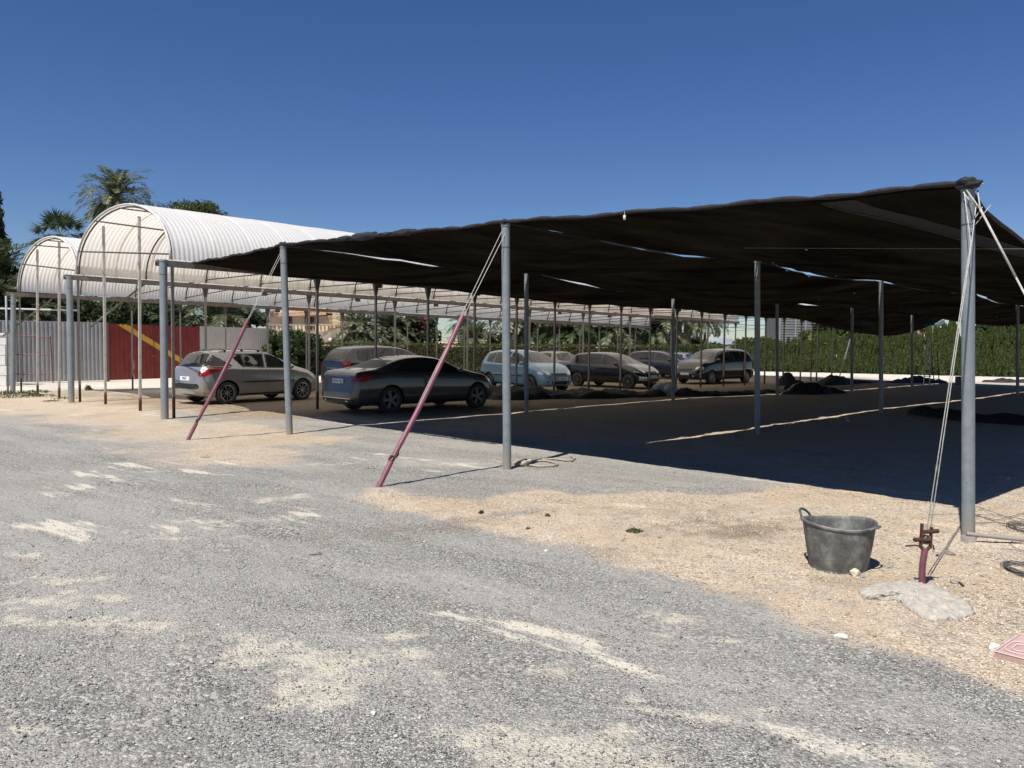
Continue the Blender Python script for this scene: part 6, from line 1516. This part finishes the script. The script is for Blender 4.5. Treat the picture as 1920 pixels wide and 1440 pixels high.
wl_ = ['weed clump at the foot of the farthest thick pole', 'weed clump just right of the farthest thick pole', 'spreading weed clump in front of the left posts', 'weed clump before the first rusty post', 'weed clump between the rusty posts', 'low weed clump near the second thick pole', 'sparse weeds before the grey fence', 'upright weed by the shadow edge', 'straggling weed on the sandy verge', 'flat weed left of the thick pole']
for i, (x, y, rd, h) in enumerate([(12, 738, .35, .14), (40, 739, .4, .12), (32, 745, .6, .12), (62, 742, .3, .12), (85, 743, .4, .10), (120, 748, .4, .08), (70, 736, .5, .12), (166, 732, .12, .22), (95, 753, .3, .06), (8, 742, .5, .10)]): weed(x, y, rd, h, 90, 10+i, wl_[i])

# ------------------------------------------------ heaps of old netting on the ground
heapm = pmat('heaped_black_net', (.010, .010, .011), .8, 0, (.026, .025, .024), 5, .9, 18)
def heap(pts_px, width, hts, label, seed, rough=.5, n_across=16, name='net_heap'):
    W3 = [G(*q) for q in pts_px]; f, L = polyline(W3); n = max(24, int(L/.12)); rows = []
    for i in range(n+1):
        s = i/n; p, _, _ = f(s*L); p2, _, _ = f(min(L, s*L+.05)); p1, _, _ = f(max(0, s*L-.05)); d = (p2-p1).normalized(); nr = Vector((-d.y, d.x, 0))
        h = float(np.interp(s*(len(hts)-1), range(len(hts)), hts)); en = min(1, sstep(0, .03, s)*1.0 * sstep(0, .03, 1-s) + .001); w = width*(.8+.35*fbm(s*6, seed))*(.35+.65*en); row = []
        for k in range(n_across+1):
            t = k/n_across*2-1; z = h*math.sqrt(max(0, 1-t*t))*en*(1 + rough*(fbm(p.x*1.7+nr.x*t*w*2, p.y*1.7+nr.y*t*w*2, seed, 5))) + rough*.22*h*fbm(p.x*6+t*4, p.y*6, seed, 3)*(1-t*t)
            row.append(p + nr*(t*w) + ZX*(max(0, z) - (.03 if abs(t) > .98 else 0)))
        rows.append(row)
    m = MB(); m.grid(rows); o = m.build(name, heapm, None, True, loc=(W3[0].x, W3[0].y, 0)); return tag(o, label, 'netting', 'black netting left on the ground')
heap([(905, 745), (960, 748), (1030, 746), (1090, 746), (1150, 744), (1215, 742), (1255, 740)], .85, [.22, .34, .38, .26, .22, .28, .20, .18, .15, .16, .12], 'long ragged black heap of netting in front of the blue and black cars', 3, .8)
heap([(885, 742), (900, 724), (915, 712)], .5, [.2, .5, .62, .3], 'black netting hump rising in front of the pale blue car door', 4, .6)
heap([(1262, 742), (1330, 742), (1400, 739), (1455, 736)], .5, [.24, .15, .10, .12, .08], 'thin trailing end of the long black netting heap', 5, .8)
heap([(1462, 737), (1500, 738), (1545, 735)], 1.0, [.08, .32, .26, .14], 'crumpled black netting bundle beside the dark pole', 6, .9)
heap([(1468, 723), (1478, 722), (1500, 722), (1530, 722)], .45, [.2, .62, .22, .12, .08], 'peaked black netting hump against the pale track', 7, .4)
heap([(1532, 722), (1545, 722), (1575, 720), (1600, 718), (1640, 716)], .6, [.16, .42, .34, .18, .10, .05], 'folded black sheet sloping down to the right', 8, .3)
heap([(1672, 718), (1700, 717), (1735, 717), (1765, 719)], .6, [.05, .15, .26, .22, .12], 'low black netting heap under the step ladder', 9, .7)
heap([(1716, 775), (1770, 783), (1840, 791), (1930, 797), (2050, 806)], .42, [.18, .22, .20, .19, .20], 'long black roll of netting lying in the near shade', 10, .35)
heap([(1846, 716), (1870, 717), (1900, 717), (1940, 718)], .7, [.08, .18, .15, .16], 'low black netting at the far right on the pale track', 11, .6)
# white plastic sheet and grey bits on the heaps
ws = pmat('dirty_white_plastic', (.32, .33, .33), .5, 0, (.45,.45,.44), 6)
for x, y, sc, lb in ((1248, 742, .42, 'crumpled pale plastic on the black heap behind the dark pole'), (1520, 728, .26, 'crumpled pale plastic in the netting bundle')):
    c = G(x, y); bm = bmesh.new(); bmesh.ops.create_icosphere(bm, subdivisions=3, radius=1)
    for v in bm.verts: k = 1 + .5*mnoise.noise(v.co*1.6+Vector((x,0,0))) + .2*mnoise.noise(v.co*5); v.co = Vector((v.co.x*k*sc, v.co.y*k*sc*.7, v.co.z*k*sc*.6))
    me = bpy.data.meshes.new('plastic_sheet'); bm.to_mesh(me); bm.free(); me.materials.append(ws); o = bpy.data.objects.new('plastic_sheet', me); COL.objects.link(o); o.location = (c.x, c.y, sc*.45); tag(o, lb, 'plastic')
# ladder
lp = G(1738, 724); ld = empty('step_ladder', (lp.x, lp.y, 0)); tag(ld, 'tall white splashed step ladder before the hedge', 'ladder'); zt = UP(1740, 634, lp).z
px1 = UP(1740, 700, lp); 
def lq(x, y, dy=0): return AT(x, y, lp.y + dy) - Vector((lp.x, lp.y, 0))
m = MB(); m.tube([lq(1731, 724), lq(1741, 632)], .028, 6); m.build('side_rail', whitem, ld); m = MB(); m.tube([lq(1743, 724), lq(1744, 632)], .028, 6); m.build('side_rail', whitem, ld)
m = MB(); m.tube([lq(1752, 724, .9), lq(1744, 634)], .022, 6); m.build('rear_leg', rodm, ld); m = MB(); m.tube([lq(1761, 722, .9), lq(1758, 660, .4)], .022, 6); m.build('rear_leg', rodm, ld)
for k in range(8):
    f = (k+.7)/8.5; m = MB(); m.tube([lq(1731, 724).lerp(lq(1741, 632), f), lq(1743, 724).lerp(lq(1744, 632), f) + Vector((.06,0,0))], .02, 6); m.build('rung', whitem if k > 3 else rodm, ld)
m = MB(); m.tube([lq(1733, 710), lq(1762, 711, .7)], .02, 6); m.build('brace', rodm, ld)
# grey drum
c = G(1801, 722); dr = empty('drum', c); tag(dr, 'grey drum standing behind the nearest pole', 'drum'); m = MB(); hz = UP(1801, 706, c).z
m.lathe([(0,0),(.24,0),(.25,.03),(.24,hz*.33),(.255,hz*.35),(.24,hz*.37),(.24,hz*.66),(.255,hz*.68),(.24,hz*.70),(.24,hz-.03),(.25,hz)], 20); m.build('shell', pmat('grey_blue_drum', (.14,.16,.18), .5), dr, True, sharp=40); m = MB(); m.lathe([(.25,hz),(.23,hz-.02),(0,hz-.02)], 20); m.build('lid', galv, dr)
# slanted brace and curved pipe among the back posts
a = G(1573, 710); b = AT(1594, 636, a.y); m = MB(); m.tube([a, b], .03, 6); tag(m.build('brace_pole', galv), 'thin slanting brace in front of the cypress hedge', 'brace')
a = G(1520, 714); m = MB(); m.tube([a, AT(1523, 640, a.y), AT(1525, 585, a.y), AT(1523, 572, a.y), AT(1518, 568, a.y)], .035, 8); tag(m.build('bent_pipe', pmat('rusty_pipe', (.16,.10,.08), .7), None, True), 'rusty pipe post with a bent top near the louvred building', 'pipe')
